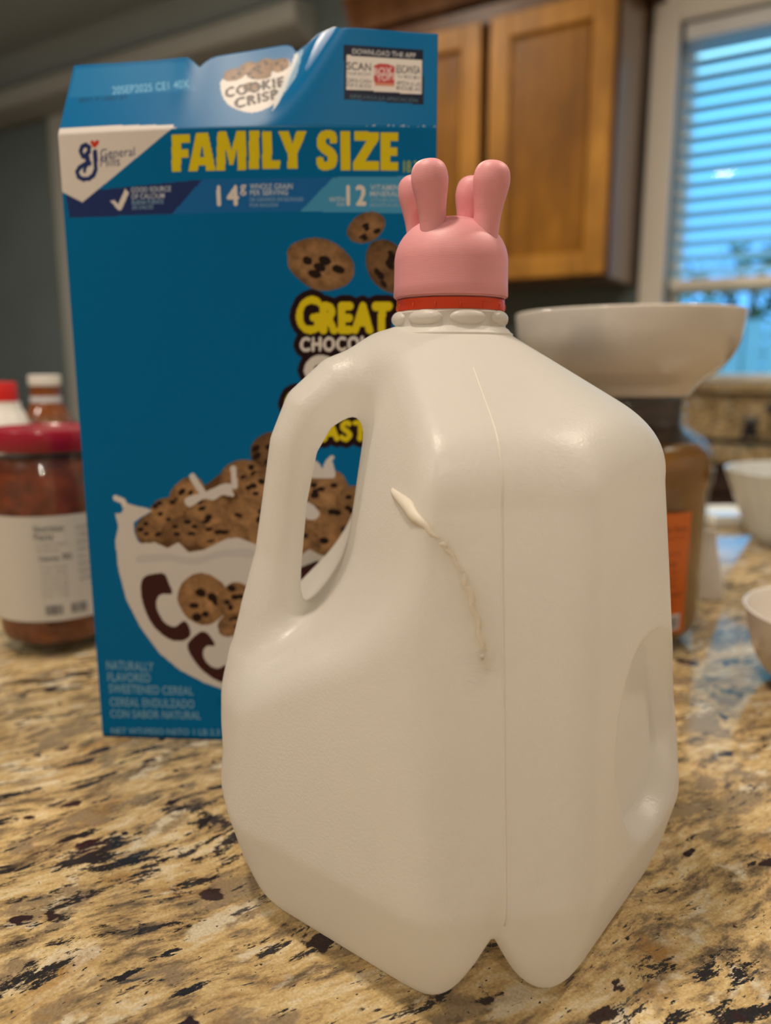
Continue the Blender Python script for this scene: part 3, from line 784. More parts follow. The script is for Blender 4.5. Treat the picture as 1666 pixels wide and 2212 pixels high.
class Canvas:
    """artwork printed on a panel, held at the panel's own (u, z) grid"""
    def __init__(self, u, z):
        self.U, self.Z = np.meshgrid(u, z, indexing='ij'); self.u, self.z = u, z
        self.C = np.zeros(self.U.shape+(3,))
        self.C[:] = BLUE
    def win(self, lo, hi):
        i0, i1 = np.searchsorted(self.u, [lo[0], hi[0]]); j0, j1 = np.searchsorted(self.z, [lo[1], hi[1]])
        return slice(max(i0-1, 0), i1+1), slice(max(j0-1, 0), j1+1)
    def inside(self, P):
        w = self.win(P.min(0), P.max(0)); X, Y = self.U[w], self.Z[w]; m = np.zeros(X.shape, bool)
        for (x0, y0), (x1, y1) in zip(P, np.roll(P, -1, 0)):
            if y0 == y1: continue
            c = ((y0 > Y) != (y1 > Y)) & (X < (x1-x0)*(Y-y0)/(y1-y0)+x0); m ^= c
        return w, m
    def poly(self, pts, col, conv=True, alpha=1.0):
        w, m = self.inside(PP(pts) if conv else np.asarray(pts)); 
        self.C[w][m] = self.C[w][m]*(1-alpha)+np.array(col)*alpha
    def curve(self, pts, col, n=8):
        """closed smooth outline through the given spots"""
        P = PP(pts); out = []
        N = len(P)
        for i in range(N):
            a, b_, c, d = P[i-1], P[i], P[(i+1) % N], P[(i+2) % N]
            for k in range(n):
                t = k/n; out.append(0.5*(2*b_+(c-a)*t+(2*a-5*b_+4*c-d)*t*t+(3*b_-a-3*c+d)*t**3))
        self.poly(np.array(out), col, False)
    def stroke(self, pts, wpx, col):
        P = PP(pts); r = wpx*0.000118
        w = self.win(P.min(0)-r, P.max(0)+r); X, Y = self.U[w], self.Z[w]; m = np.zeros(X.shape, bool)
        for a, b_ in zip(P, P[1:]):
            v = b_-a; q = np.clip(((X-a[0])*v[0]+(Y-a[1])*v[1])/max(v@v, 1e-12), 0, 1)
            m |= (X-a[0]-q*v[0])**2+(Y-a[1]-q*v[1])**2 < r*r
        self.C[w][m] = col
    def text_mask(self, s, bl, br, tl, off=0.02, du=0.0, dz=0.0):
        B, R, T_ = PP([bl, br, tl]); g = 0.0
        if off >= 0.02:             # heavy faces: thin letters swollen to the full weight
            g = np.linalg.norm(T_-B)*(off*1.6+0.012); ex = (R-B)/np.linalg.norm(R-B); ey = (T_-B)/np.linalg.norm(T_-B)
            B = B+g*(ex+ey); R = R+g*(ey-ex); T_ = T_+g*(ex-ey)
        co, tr = text_tris(s, off*0.6 if off < 0.02 else 0.0)
        P = B + co[:, :1]*(R-B) + co[:, 1:]*(T_-B) + np.array([du, dz])
        m = np.zeros(self.U.shape, bool)
        for t in tr:
            q = P[t]; w = self.win(q.min(0), q.max(0)); X, Y = self.U[w], self.Z[w]
            if X.size == 0: continue
            e = [(q[(k+1) % 3, 0]-q[k, 0])*(Y-q[k, 1])-(q[(k+1) % 3, 1]-q[k, 1])*(X-q[k, 0]) for k in range(3)]
            m[w] |= ((e[0] >= 0) & (e[1] >= 0) & (e[2] >= 0)) | ((e[0] <= 0) & (e[1] <= 0) & (e[2] <= 0))
        return self.grow(m, g) if g else m
    def text(self, s, bl, br, tl, col, off=0.02, alpha=1.0):
        if off >= 0.02:
            m = self.text_mask(s, bl, br, tl, off); self.C[m] = self.C[m]*(1-alpha)+np.array(col)*alpha
        else:                       # fine print: coverage from nine shifted samples
            h = (self.u[1]-self.u[0])/3
            cov = sum(self.text_mask(s, bl, br, tl, off, i*h, j*h).astype(float) for i in (-1, 0, 1) for j in (-1, 0, 1))/9
            cov = np.clip(cov*1.2, 0, 1)[..., None]*alpha; self.C[:] = self.C*(1-cov)+np.array(col)*cov
    def grow(self, m, d):
        k = int(round(d/(self.u[1]-self.u[0]))); out = m.copy()
        if k < 1: return out
        for i in range(-k, k+1):
            h = int(sqrt(k*k-i*i))
            sh = np.roll(m, i, 0)
            for j in range(-h, h+1): out |= np.roll(sh, j, 1)
        return out
    def cookie(self, cx, cy, rx, ry, rot=0, seed=1, tone=1.0, chips=5):
        c = np.array(panel(cx, cy)); s = 0.000236; rx *= s; ry *= s; R_ = max(rx, ry)*1.1
        w = self.win(c-R_, c+R_); X, Y = self.U[w]-c[0], self.Z[w]-c[1]
        a = radians(rot); x = (X*cos(a)+Y*sin(a))/rx; y = (-X*sin(a)+Y*cos(a))/ry
        wob = 0.94+0.12*vnoise(np.arctan2(y, x)+9, x*0+3, 1.6, seed)
        r = np.hypot(x, y)/wob; m = r < 1
        n = 0.6*vnoise(X+1, Y+1, 260, seed)+0.4*vnoise(X+1, Y+1, 700, seed+1)
        col = np.array((0.255, 0.142, 0.066))*tone*(0.50+0.85*n)[..., None]*np.clip(1.25-0.75*np.clip(r-0.45, 0, 1), 0.6, 1.25)[..., None]
        rs = np.random.RandomState(seed+7)
        for k in range(chips):
            t = rs.rand()*2*pi; q = 0.80*sqrt(rs.rand()); sx, sy = 0.13+0.08*rs.rand(), 0.11+0.07*rs.rand()
            b_ = ((x-q*cos(t))/sx)**2+((y-q*sin(t))/sy)**2 < 0.8+0.5*n
            col[b_] = (0.018, 0.010, 0.008)
        self.C[w][m] = col[m]

STEP = 0.00040
uu = np.linspace(0, BW_, int(BW_/STEP)+1); vv = np.linspace(0.0016, BF_, int(BF_/STEP)+1)
A = Canvas(uu, vv)
WHITE = (0.62, 0.58, 0.55); YEL = (0.62, 0.50, 0.012); NAVY = (0.018, 0.032, 0.125); BROWN = (0.045, 0.015, 0.013)
# maker's corner, family-size line and nutrition band
A.poly([(142, 418), (437, 388), (437, 396), (372, 462), (150, 471)], NAVY)
A.poly([(437, 388), (720, 383), (720, 392), (649, 457), (372, 462)], (0.012, 0.120, 0.360))
A.poly([(720, 383), (960, 380), (960, 462), (649, 457)], (0.055, 0.270, 0.490))
A.poly([(120, 280), (398, 262), (178, 437), (130, 412)], WHITE)
HEAVY = {'F': [[(0,0),(1,0),(1,.22),(.52,.22),(.52,.40),(.93,.40),(.93,.62),(.52,.62),(.52,1),(0,1)]],
 'A': [[(.28,0),(.72,0),(1,1),(.66,1),(.62,.84),(.38,.84),(.34,1),(0,1)], [(.42,.64),(.58,.64),(.50,.30)]],
 'M': [[(.04,0),(.33,0),(.50,.48),(.67,0),(.96,0),(1,1),(.70,1),(.69,.42),(.56,.86),(.44,.86),(.31,.42),(.30,1),(0,1)]],
 'I': [[(0,0),(1,0),(1,1),(0,1)]], 'L': [[(0,0),(.54,0),(.54,.77),(1,.77),(1,1),(0,1)]],
 'Y': [[(0,0),(.36,0),(.50,.34),(.64,0),(1,0),(.67,.60),(.67,1),(.33,1),(.33,.60)]],
 'Z': [[(.04,0),(1,0),(1,.20),(.46,.77),(1,.77),(1,1),(0,1),(0,.80),(.54,.23),(.04,.23)]],
 'E': [[(0,0),(1,0),(1,.22),(.54,.22),(.54,.39),(.93,.39),(.93,.60),(.54,.60),(.54,.78),(1,.78),(1,1),(0,1)]],
 'S': [[(.98,.30),(.93,.08),(.72,.0),(.45,.0),(.16,.06),(.02,.24),(.06,.44),(.28,.57),(.52,.66),(.55,.75),(.44,.80),(.34,.76),(.32,.68),(.0,.70),(.06,.92),(.28,1.0),(.56,1.0),(.86,.93),(.99,.75),(.94,.56),(.72,.43),(.48,.34),(.44,.25),(.54,.19),(.64,.23),(.66,.32)]]}
for ch, x0, x1 in (('F', 371, 410), ('A', 407, 466), ('M', 467, 533), ('I', 538, 560), ('L', 567, 605), ('Y', 601, 663), ('S', 684, 729), ('I', 736, 757), ('Z', 763, 818), ('E', 822, 860)):
    ty = lambda x: 292-9*min(1, (x-371)/130) if x < 670 else 281+6*(x-684)/176
    by = lambda x: 372-7*min(1, (x-371)/200) if x < 670 else 367+1.5*(x-684)/176
    for k, lp in enumerate(HEAVY[ch]):
        pts_ = [(x0+a*(x1-x0), ty(x0+a*(x1-x0))*(1-b_)+by(x0+a*(x1-x0))*b_) for a, b_ in lp]
        (A.curve if ch == 'S' else A.poly)(pts_, YEL if k == 0 else BLUE)
A.text('18.3 OZ', (872, 372), (938, 373), (872, 347), (0.30, 0.40, 0.03), 0.01)
A.text('General', (217, 342), (291, 337), (217, 322), NAVY, 0.001)
A.text('Mills', (217, 361), (259, 358), (217, 340), NAVY, 0.001)
def z8(x, y): return (120+x/3.471, 220+y/3.471)
A.stroke([z8(*p) for p in ((243, 418), (205, 408), (188, 370), (200, 335), (228, 322), (252, 340), (248, 378), (222, 410), (243, 440), (255, 462), (215, 470), (180, 492), (162, 525), (172, 562), (205, 582), (250, 578), (285, 552), (300, 515), (300, 450), (296, 372))], 9, NAVY)
A.stroke([z8(*p) for p in ((240, 470), (222, 492), (218, 520))], 7, NAVY)
A.curve([z8(*p) for p in ((293, 346), (265, 315), (266, 292), (280, 286), (294, 300), (308, 286), (324, 292), (323, 312))], (0.50, 0.04, 0.02))
A.poly([z8(*p) for p in ((412, 745), (440, 735), (470, 768), (522, 652), (552, 680), (492, 815), (474, 815))], WHITE)
PALE = (0.42, 0.48, 0.56); PALER = (0.20, 0.34, 0.50)
A.text('GOOD SOURCE', (283, 416), (369, 413), (283, 405), PALE, 0.012)
A.text('OF CALCIUM', (284, 430), (355, 428), (284, 419), PALE, 0.012)
A.text('BUENA FUENTE', (285, 442), (353, 440), (285, 433), PALER, 0.004)
A.text('DE CALCIO', (286, 452), (331, 451), (286, 444), PALER, 0.004)
A.text('14', (468, 446), (518, 446), (467, 398), WHITE, 0.03)
A.text('g', (519, 422), (532, 422), (519, 399), WHITE, 0.012)
A.text('WHOLE GRAIN', (540, 409), (632, 408), (540, 397), PALE, 0.012)
A.text('PER SERVING', (540, 422), (622, 421), (540, 411), PALE, 0.012)
A.text('DE GRANOS INTEGRALES', (540, 435), (655, 434), (540, 427), PALER, 0.004)
A.text('POR RACIÓN', (540, 447), (600, 446), (540, 438), PALER, 0.004)
A.text('12', (748, 446), (793, 446), (747, 398), WHITE, 0.03)
A.text('WITH', (711, 436), (745, 436), (711, 426), PALE, 0.012)
A.text('CON', (728, 445), (745, 445), (728, 438), PALE, 0.004)
A.text('VITAMINS &', (800, 411), (884, 411), (800, 399), PALE, 0.012)
A.text('MINERALS', (800, 424), (868, 424), (800, 413), PALE, 0.012)
A.text('VITAMINAS Y', (800, 436), (872, 436), (800, 428), PALER, 0.004)
A.text('MINERALES', (800, 447), (862, 447), (800, 439), PALER, 0.004)
# flying cookies
A.cookie(691, 571, 68, 49, -16, 3, 0.85, 5)
A.cookie(792, 491, 40, 27, 24, 11, 0.75, 5)
A.cookie(838, 575, 56, 40, -52, 21, 0.50, 7)
A.cookie(585, 972, 48, 38, 30, 31, 0.45, 6)
# slogan on its dark plate
lines = [(A.text_mask('G', (638, 723), (694, 721), (640, 640), 0.026), YEL), (A.text_mask('REAT', (690, 722), (846, 722), (691, 652), 0.045), YEL),
         (A.text_mask('CHOCOLATEY', (648, 761), (880, 757), (648, 728), 0.03), WHITE), (A.text_mask('CHIP', (657, 832), (850, 830), (657, 767), 0.06), WHITE),
         (A.text_mask('COOKIE', (615, 903), (850, 900), (615, 842), 0.045), YEL), (A.text_mask('TASTE', (660, 956), (826, 954), (660, 908), 0.045), YEL)]
plate = np.zeros(A.U.shape, bool)
for m, c in lines: plate |= m
A.C[A.grow(plate, 0.0032)] = (0.016, 0.006, 0.007)
for m, c in lines: A.C[m] = c
# bowl of cereal
bowl = [(251, 1072), (262, 1076), (270, 1095), (280, 1086), (298, 1092), (318, 1097), (329, 1102), (345, 1130), (800, 1115), (815, 1088), (850, 1090), (848, 1180), (840, 1230), (820, 1300), (790, 1358),
        (745, 1412), (690, 1456), (620, 1490), (550, 1500), (478, 1488), (440, 1474), (388, 1447), (344, 1410), (303, 1354), (273, 1295), (256, 1230), (249, 1168), (256, 1138), (249, 1110), (262, 1108), (268, 1098)]
A.curve([(300, 1130), (330, 1110), (380, 1075), (440, 1050), (500, 1010), (560, 1020), (640, 1050), (720, 1040), (790, 1090), (830, 1120), (838, 1180), (700, 1215), (560, 1200), (400, 1205), (310, 1180)], (0.10, 0.050, 0.022))
for q in ((332, 1142, 44, 34, 20, 41, .75), (522, 1028, 50, 34, 15, 45, .85), (405, 1068, 46, 32, 40, 42, 1.0), (360, 1108, 38, 34, 10, 43, .95), (600, 1050, 60, 44, -10, 46, .9), (555, 1062, 44, 34, 0, 47, 1.0),
          (452, 1110, 54, 42, 20, 44, .95), (535, 1115, 48, 40, -15, 48, .95), (620, 1120, 52, 44, 10, 49, .9), (706, 1058, 50, 42, 5, 50, 1.05), (770, 1090, 46, 40, 0, 51, .9), (400, 1148, 50, 34, 0, 52, .75), (480, 1158, 60, 30, 12, 53, 1.0), (580, 1165, 52, 34, 0, 54, .95), (716, 1150, 58, 58, 0, 55, 1.05), (645, 1175, 46, 40, 0, 56, .9), (790, 1150, 44, 44, 0, 57, .9)):
    A.cookie(*q)
MILK = (0.56, 0.53, 0.52)
A.curve([(398, 1082), (410, 1072), (440, 1064), (470, 1050), (480, 1046), (498, 1045), (502, 1060), (505, 1072), (480, 1070), (462, 1080), (440, 1078), (420, 1090), (408, 1095)], MILK)
A.stroke([(416, 1030), (428, 1050), (438, 1064)], 15, MILK); A.stroke([(504, 1012), (507, 1050)], 13, MILK)
A.curve([(676, 1000), (683, 996), (690, 1002), (698, 1012), (706, 1000), (714, 990), (720, 1004), (724, 1030), (700, 1033), (672, 1030)], MILK)
A.stroke([(703, 1008), (710, 994), (718, 988)], 9, MILK)
A.curve([(655, 1085), (672, 1088), (690, 1108), (680, 1122), (660, 1118)], MILK)
A.stroke([(250, 1076), (265, 1082), (274, 1100)], 13, WHITE)
lower = [(262, 1100), (276, 1088), (298, 1094), (318, 1098), (329, 1103), (300, 1120), (288, 1130), (290, 1150), (298, 1170), (307, 1174), (335, 1172), (362, 1184), (385, 1172), (407, 1193), (440, 1188), (489, 1164), (515, 1161), (552, 1176), (600, 1196), (650, 1200), (668, 1186), (690, 1198), (720, 1204), (760, 1180), (800, 1170), (846, 1160)] + bowl[12:]
A.poly(lower, (0.545, 0.52, 0.505))
A.curve([(300, 1200), (360, 1196), (420, 1204), (480, 1188), (545, 1186), (545, 1204), (480, 1204), (420, 1220), (360, 1212), (300, 1216)], (0.47, 0.45, 0.46))
def z3(x, y): return (180+x/2.687, 960+y/2.687)
bigc = [z3(*p) for p in ((360, 765), (420, 750), (470, 752), (495, 800), (515, 865), (450, 872), (425, 910), (430, 960), (470, 1030), (530, 1058), (590, 1025), (625, 1095), (590, 1135), (520, 1138), (440, 1090), (380, 1010), (340, 900), (335, 810))]
smallc = [z3(*p) for p in ((610, 1150), (680, 1088), (725, 1100), (765, 1165), (715, 1172), (695, 1215), (720, 1270), (775, 1300), (835, 1285), (840, 1378), (770, 1368), (690, 1310), (640, 1250), (610, 1195))]
A.curve(bigc, BROWN); A.curve(smallc, BROWN)
A.cookie(437, 1293, 58, 60, 0, 61, 1.05, 7); A.cookie(514, 1302, 46, 46, 0, 63, 0.95, 6); A.cookie(500, 1350, 34, 26, 30, 64, .8, 4)
A.text('KIE', (575, 1345), (705, 1292), (563, 1262), BROWN, 0.05)
A.poly([(666, 1240), (702, 1234), (690, 1262), (676, 1263)], BROWN)
A.text('RISP', (520, 1462), (700, 1398), (505, 1385), BROWN, 0.05)
# small print
SP = (0.165, 0.325, 0.470)
for s, bl_, br_, tl_ in (('NATURALLY', (231, 1446), (332, 1450), (230, 1427)), ('FLAVORED', (233, 1472), (325, 1474), (232, 1453)), ('SWEETENED CEREAL', (236, 1496), (418, 1502), (235, 1478)),
                         ('CEREAL ENDULZADO', (238, 1525), (420, 1530), (237, 1507)), ('CON SABOR NATURAL', (239, 1550), (434, 1554), (238, 1533)), ('NET WT/PESO NETO 1 LB 2.3 OZ', (241, 1585), (508, 1589), (240, 1572))):
    A.text(s, bl_, br_, tl_, SP, 0.014)
A.C[(A.U-panel(478, 1515)[0])**2+(A.Z-panel(478, 1515)[1])**2 < 0.0022**2] = (0.0, 0.10, 0.25)

cb = table_thing('cereal_box', BX, BY, 0, BROT, 'blue family-size cookie cereal box with an open top, standing behind the milk jug', 'cereal box')
M['print'] = print_mat('printed_card', 0.36)
M['card_blue'] = simple('blue_card', BLUE, 0.4)
M['card_blue'].node_tree.nodes['Principled BSDF'].inputs['Specular IOR Level'].default_value = 0.08
M['card_grey'] = simple('grey_card', (0.36, 0.33, 0.29), 0.8)
def grid_faces(n, m):
    i, j = np.meshgrid(np.arange(n-1), np.arange(m-1), indexing='ij'); a = (i*m+j).ravel()
    return np.stack([a, a+m, a+m+1, a+1], 1)
def print_mesh(name, X, Y, Z, C, extra_back=0.0006, two_sided=True):
    n, m = X.shape; pts = np.stack([X, Y, Z], -1).reshape(-1, 3)
    back = pts.copy(); back[:, 1] += extra_back
    f = grid_faces(n, m); N = n*m
    ring = np.concatenate([np.arange(0, n*m, m), (n-1)*m+np.arange(1, m), (np.arange(n-2, -1, -1))*m+m-1, np.arange(m-2, 0, -1)])
    r2 = np.roll(ring, -1)
    side = np.stack([ring, ring+N, r2+N, r2], 1)
    faces = np.concatenate([f, (f+N)[:, ::-1], side])
    if not two_sided:           # the inside of the panel is closed by one coarse sheet
        q = np.unique(np.linspace(0, n-1, 40).astype(int)); w_ = np.unique(np.linspace(0, m-1, 60).astype(int))
        g = grid_faces(len(q), len(w_)); ids = (q[:, None]*m+w_[None, :]).ravel()+N
        faces = np.concatenate([f, ids[g][:, ::-1], side])
    me = np_mesh(name, np.concatenate([pts, back]), faces)
    at = me.color_attributes.new('print', 'FLOAT_COLOR', 'POINT')
    col = np.ones((2*N, 4), np.float32); col[:N, :3] = C.reshape(-1, 3); col[N:, :3] = (0.36, 0.33, 0.29)
    at.data.foreach_set('color', col.ravel())
    return me
mesh_obj('front_panel', print_mesh('front_panel', A.U, front_y(A.U, A.Z), A.Z, np.clip(A.C, 0, 1), two_sided=False), M['print'], cb)
bm = bmesh.new(); t_ = 0.0006
box(bm, 0.0, t_, 0.0007, BD_, 0.0, BF_-0.001); box(bm, BW_-t_, BW_, 0.0007, BD_, 0.0, BF_-0.001)
box(bm, t_, BW_-t_, BD_-t_, BD_, 0.0, BF_-0.001); box(bm, t_, BW_-t_, 0.0007, BD_-t_, 0.0, t_)
bm_obj('carton', bm, M['card_blue'], cb)
bm = bmesh.new()
for x0, x1, sg in ((t_, 0.058, 1), (BW_-0.058, BW_-t_, -1)):
    box(bm, x0, x1, 0.002, BD_-0.002, BF_-0.004 if sg > 0 else BF_-0.006, BF_-0.0034 if sg > 0 else BF_-0.0054)
bm_obj('dust_flaps', bm, M['card_grey'], cb)
# torn top flap: outline of its upper edge, then a grid from the fold up to that edge
edge = PP([(163, 142), (250, 136), (330, 130), (395, 125), (408, 126), (420, 135), (432, 146), (444, 135), (456, 127), (470, 122), (540, 110), (610, 97), (624, 97), (632, 101), (640, 112), (648, 106), (660, 98), (674, 86), (690, 72), (706, 66), (735, 62), (840, 66), (944, 73)])
edge[0, 0] = 0.0006; edge[-1, 0] = BW_
fu = np.linspace(0, BW_, 361); top = np.interp(fu, edge[:, 0], edge[:, 1]); fq = np.linspace(0, 1, 100)
FU = np.repeat(fu[:, None], 100, 1); FZ = BF_ + (top-BF_)[:, None]*fq[None, :]
class FlapCanvas(Canvas):
    """the same artwork tools on the flap's own grid (columns of unequal height)"""
    def __init__(self): self.U, self.Z = FU, FZ; self.u = fu; self.z = None; self.C = np.zeros(FU.shape+(3,)); self.C[:] = BLUE
    def win(self, lo, hi):
        i0, i1 = np.searchsorted(fu, [lo[0], hi[0]]); return slice(max(i0-1, 0), i1+1), slice(0, 100)
F = FlapCanvas()
DK = (0.008, 0.012, 0.03)
F.poly([(100, 300), (398, 240), (398, 262), (133, 287), (100, 300)], WHITE) if False else None
F.poly([(164, 150), (400, 134), (425, 196), (150, 212)], (0.012, 0.155, 0.36))
F.text('BEST IF USED BY', (172, 222), (275, 214), (172, 213), (0.01, 0.05, 0.12), 0.006)
F.text('20SEP2025 CE1 40X', (243, 204), (410, 190), (242, 187), (0.16, 0.40, 0.62), 0.006)
F.curve([(477, 178), (480, 205), (496, 228), (524, 240), (548, 243), (580, 232), (606, 210), (622, 175), (627, 148), (622, 128), (590, 150), (530, 158), (490, 168)], WHITE)
for q in ((505, 162, 22, 15, 10, 71, .8), (540, 148, 24, 16, 0, 72, .9), (575, 142, 22, 17, 0, 73, .75), (605, 140, 20, 17, 20, 74, .9), (560, 160, 26, 13, 0, 75, .8), (540, 188, 14, 11, 0, 76, .9)):
    F.cookie(*q, 4)
F.text('COOKIE', (487, 213), (614, 186), (486, 190), (0.06, 0.04, 0.03), 0.03)
F.text('CRISP', (508, 236), (602, 212), (506, 213), (0.06, 0.04, 0.03), 0.03)
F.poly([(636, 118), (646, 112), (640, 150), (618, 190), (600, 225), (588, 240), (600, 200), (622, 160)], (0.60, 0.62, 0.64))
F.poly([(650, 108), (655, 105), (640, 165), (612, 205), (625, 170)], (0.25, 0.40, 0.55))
F.poly([(743, 97), (914, 107), (916, 226), (744, 215)], DK)
F.poly([(749, 120), (912, 129), (912, 204), (749, 193)], WHITE)
F.text('DOWNLOAD THE APP', (762, 117), (898, 125), (762, 106), (0.45, 0.45, 0.47), 0.01)
F.text('SCAN', (750, 151), (802, 154), (750, 134), DK, 0.012)
F.text('YOUR RECEIPT', (750, 162), (802, 165), (750, 155), (0.12, 0.12, 0.14), 0.002)
F.text('EARN CASH', (750, 178), (802, 181), (750, 169), (0.06, 0.06, 0.08), 0.006)
F.text('FOR SCHOOLS', (750, 188), (802, 191), (750, 180), (0.06, 0.06, 0.08), 0.006)
F.text('ESCANEA', (857, 157), (908, 160), (857, 140), DK, 0.010)
F.text('TU RECIBO', (857, 168), (908, 171), (857, 161), (0.12, 0.12, 0.14), 0.002)
F.text('APOYA A LAS', (857, 183), (909, 187), (857, 174), (0.06, 0.06, 0.08), 0.006)
F.text('ESCUELAS', (857, 193), (909, 197), (857, 185), (0.06, 0.06, 0.08), 0.006)
F.poly([(808, 142), (820, 137), (838, 138), (853, 144), (853, 187), (809, 185)], (0.42, 0.055, 0.06))
F.poly([(809, 178), (853, 180), (853, 187), (809, 185)], (0.50, 0.22, 0.15))
F.text('BOX', (807, 162), (847, 160), (807, 147), (0.62, 0.54, 0.52), 0.012)
F.text('TOPS', (815, 177), (854, 171), (814, 163), (0.62, 0.54, 0.52), 0.012)
F.text('DESCARGA LA APLICACIÓN', (757, 212), (902, 221), (757, 202), (0.07, 0.12, 0.16), 0.006)
# white band of the maker's corner runs over the fold, and the card is scuffed along it
Fm = (FZ < BF_+0.0022*np.clip(1.5-FU/0.050, 0, 1)+0.0012*(FU < 0.058)) & (FU < 0.0595)
F.C[Fm] = WHITE
sc = (FZ < BF_+0.0008) & (vnoise(FU, FZ, 900, 5) > 0.55) & (FU > 0.145)
F.C[sc] = (0.45, 0.50, 0.55)
# small crumples in the flap
crump = 0.0004*np.sin(FU*95+1.0)*(FZ-BF_)/0.04 + 0.0007*np.exp(-((FU-0.0610)/0.006)**2)*(FZ-BF_)/0.04
mesh_obj('top_flap', print_mesh('top_flap', FU, front_y(FU, FZ)-crump, FZ, np.clip(F.C, 0, 1)), M['print'], cb)
bm = bmesh.new(); v = [(0.002, BD_-0.0006, BF_-0.001), (BW_-0.002, BD_-0.0006, BF_-0.001), (BW_-0.004, BD_-0.030, BF_+0.020), (0.004, BD_-0.030, BF_+0.020)]
w = [(x, y+0.0005, z+0.0004) for x, y, z in v]
a_ = [bm.verts.new(p) for p in v]; b2 = [bm.verts.new(p) for p in w]
bm.faces.new(a_); bm.faces.new(b2[::-1])
for k in range(4): bm.faces.new((a_[k], a_[(k+1) % 4], b2[(k+1) % 4], b2[k]))
bm_obj('back_flap', bm, M['card_blue'], cb)

# ---------------------------------------------------------------- red sauce jar, left
M['glass'] = thin_glass('clear_glass')
M['sauce'] = simple('tomato_sauce', (0.19, 0.033, 0.006), 0.35, var=0.45, vscale=90)
M['lid_red'] = simple('crimson_lid', (0.30, 0.006, 0.025), 0.28, coat=0.3)
M['paper'] = simple('label_paper', (0.55, 0.52, 0.48), 0.5)
M['ink'] = simple('label_ink', (0.10, 0.10, 0.11), 0.6)
M['ink_pale'] = simple('label_ink_pale', (0.27, 0.26, 0.25), 0.6)

def label_wrap(name, r, z0, z1, a0, a1, mat, parent, n=64, t=0.0002):
    bm = bmesh.new(); A_ = []
    for i in range(n+1):
        a = a0+(a1-a0)*i/n
        A_.append([bm.verts.new((rr*cos(a), rr*sin(a), z)) for rr, z in ((r, z0), (r, z1), (r+t, z1), (r+t, z0))])
    for p, q in zip(A_, A_[1:]):
        for k in range(4): bm.faces.new((p[k], p[(k+1) % 4], q[(k+1) % 4], q[k]))
    bm.faces.new(A_[0][::-1]); bm.faces.new(A_[-1])
    o = bm_obj(name, bm, mat, parent, True); set_sharp(o, 40); return o
def wrap_text(name, lines, r, mat, parent, off=0.0):
    """curved lettering: (text, angle of its left end, z of its foot, height, width)"""
    P, Fc, base = [], [], 0
    for s, a0, z, h, wd in lines:
        co, tr = text_tris(s, off*0.3)
        for x, y in co: a = a0+x*wd/r; P.append((r*cos(a), r*sin(a), z+y*h))
        Fc += [tuple(int(k)+base for k in t) for t in tr]; base += len(co)
    return mesh_obj(name, np_mesh(name, np.array(P), np.array(Fc)), mat, parent, False)

sj = table_thing('sauce_jar', -0.243, 0.549, 0, 0, 'glass jar of red sauce with crimson lid and white label, left of cereal box', 'jar')
pr = [(0, 0.0005), (0.030, 0.0005), (0.039, 0.002), (0.0428, 0.007), (0.0435, 0.014), (0.0435, 0.112), (0.0425, 0.122), (0.0390, 0.132), (0.0355, 0.138), (0.0350, 0.142), (0.0350, 0.158)]
ins = [(0.0325, 0.158), (0.0325, 0.141), (0.0360, 0.134), (0.0398, 0.122), (0.0410, 0.112), (0.0410, 0.016), (0.0395, 0.010), (0.034, 0.007), (0, 0.0065)]
lathe('glass', pr+ins, M['glass'], sj, 72, sharp=60)
lathe('sauce', [(0, 0.0068), (0.0338, 0.0073), (0.0393, 0.0103), (0.0407, 0.016), (0.0407, 0.112), (0.0395, 0.122), (0.0357, 0.134), (0.0330, 0.139), (0, 0.139)], M['sauce'], sj, 72, sharp=60)
lathe('lid', [(0, 0.1565), (0.0352, 0.1565), (0.0352, 0.144), (0.0405, 0.1438), (0.0412, 0.1448), (0.0412, 0.156), (0.0402, 0.1580), (0.036, 0.1585), (0.0352, 0.1575), (0, 0.1575)], M['lid_red'], sj, 72)
lb = label_wrap('label', 0.0436, 0.0270, 0.1010, radians(-200), radians(20), M['paper'], sj)
fa = radians(-78)
txt = [('Nutrition', fa-0.10, 0.0905, 0.0045, 0.019), ('Facts', fa-0.10, 0.0850, 0.0045, 0.012), ('Calories', fa-0.06, 0.0700, 0.0040, 0.013), ('90', fa+0.28, 0.0700, 0.0045, 0.006)]
wrap_text('label_heading', txt, 0.04395, M['ink'], lb, 0.03)
txt = [('4 servings per container', fa-0.08, 0.0805, 0.0022, 0.020), ('Serving size', fa-0.08, 0.0765, 0.0024, 0.014)]
for i, s in enumerate(('Total Fat 3g', 'Sodium 460mg', 'Total Carb. 12g', 'Protein 2g', 'Calcium 40mg', 'Iron 1mg')):
    txt.append((s, fa-0.05, 0.0645-0.0040*i, 0.0022, 0.017))
for i, s in enumerate(('INGREDIENTS', 'TOMATO PUREE', 'DICED TOMATOES', 'ONIONS, OIL', 'SALT, GARLIC', 'BASIL, SPICES', 'REFRIGERATE', 'AFTER OPENING')):
    txt.append((s, fa+0.52, 0.0905-0.0052*i, 0.0024, 0.022))
wrap_text('label_text', txt, 0.04395, M['ink_pale'], lb, 0.01)
bm = bmesh.new(); rn = random.Random(5)
for a0, wd in ((fa-0.02, 0.011), (fa+0.36, 0.010)):
    x = 0
    while x < wd:
        w_ = rn.choice((0.0004, 0.0006, 0.0009)); a = a0+x/0.04395; b_ = a+w_/0.04395
        q = [bm.verts.new((0.04395*cos(k), 0.04395*sin(k), z)) for k, z in ((a, 0.0315), (b_, 0.0315), (b_, 0.0385), (a, 0.0385))]
        bm.faces.new(q); x += w_+rn.choice((0.0004, 0.0007))
bm_obj('barcode', bm, M['ink'], lb)

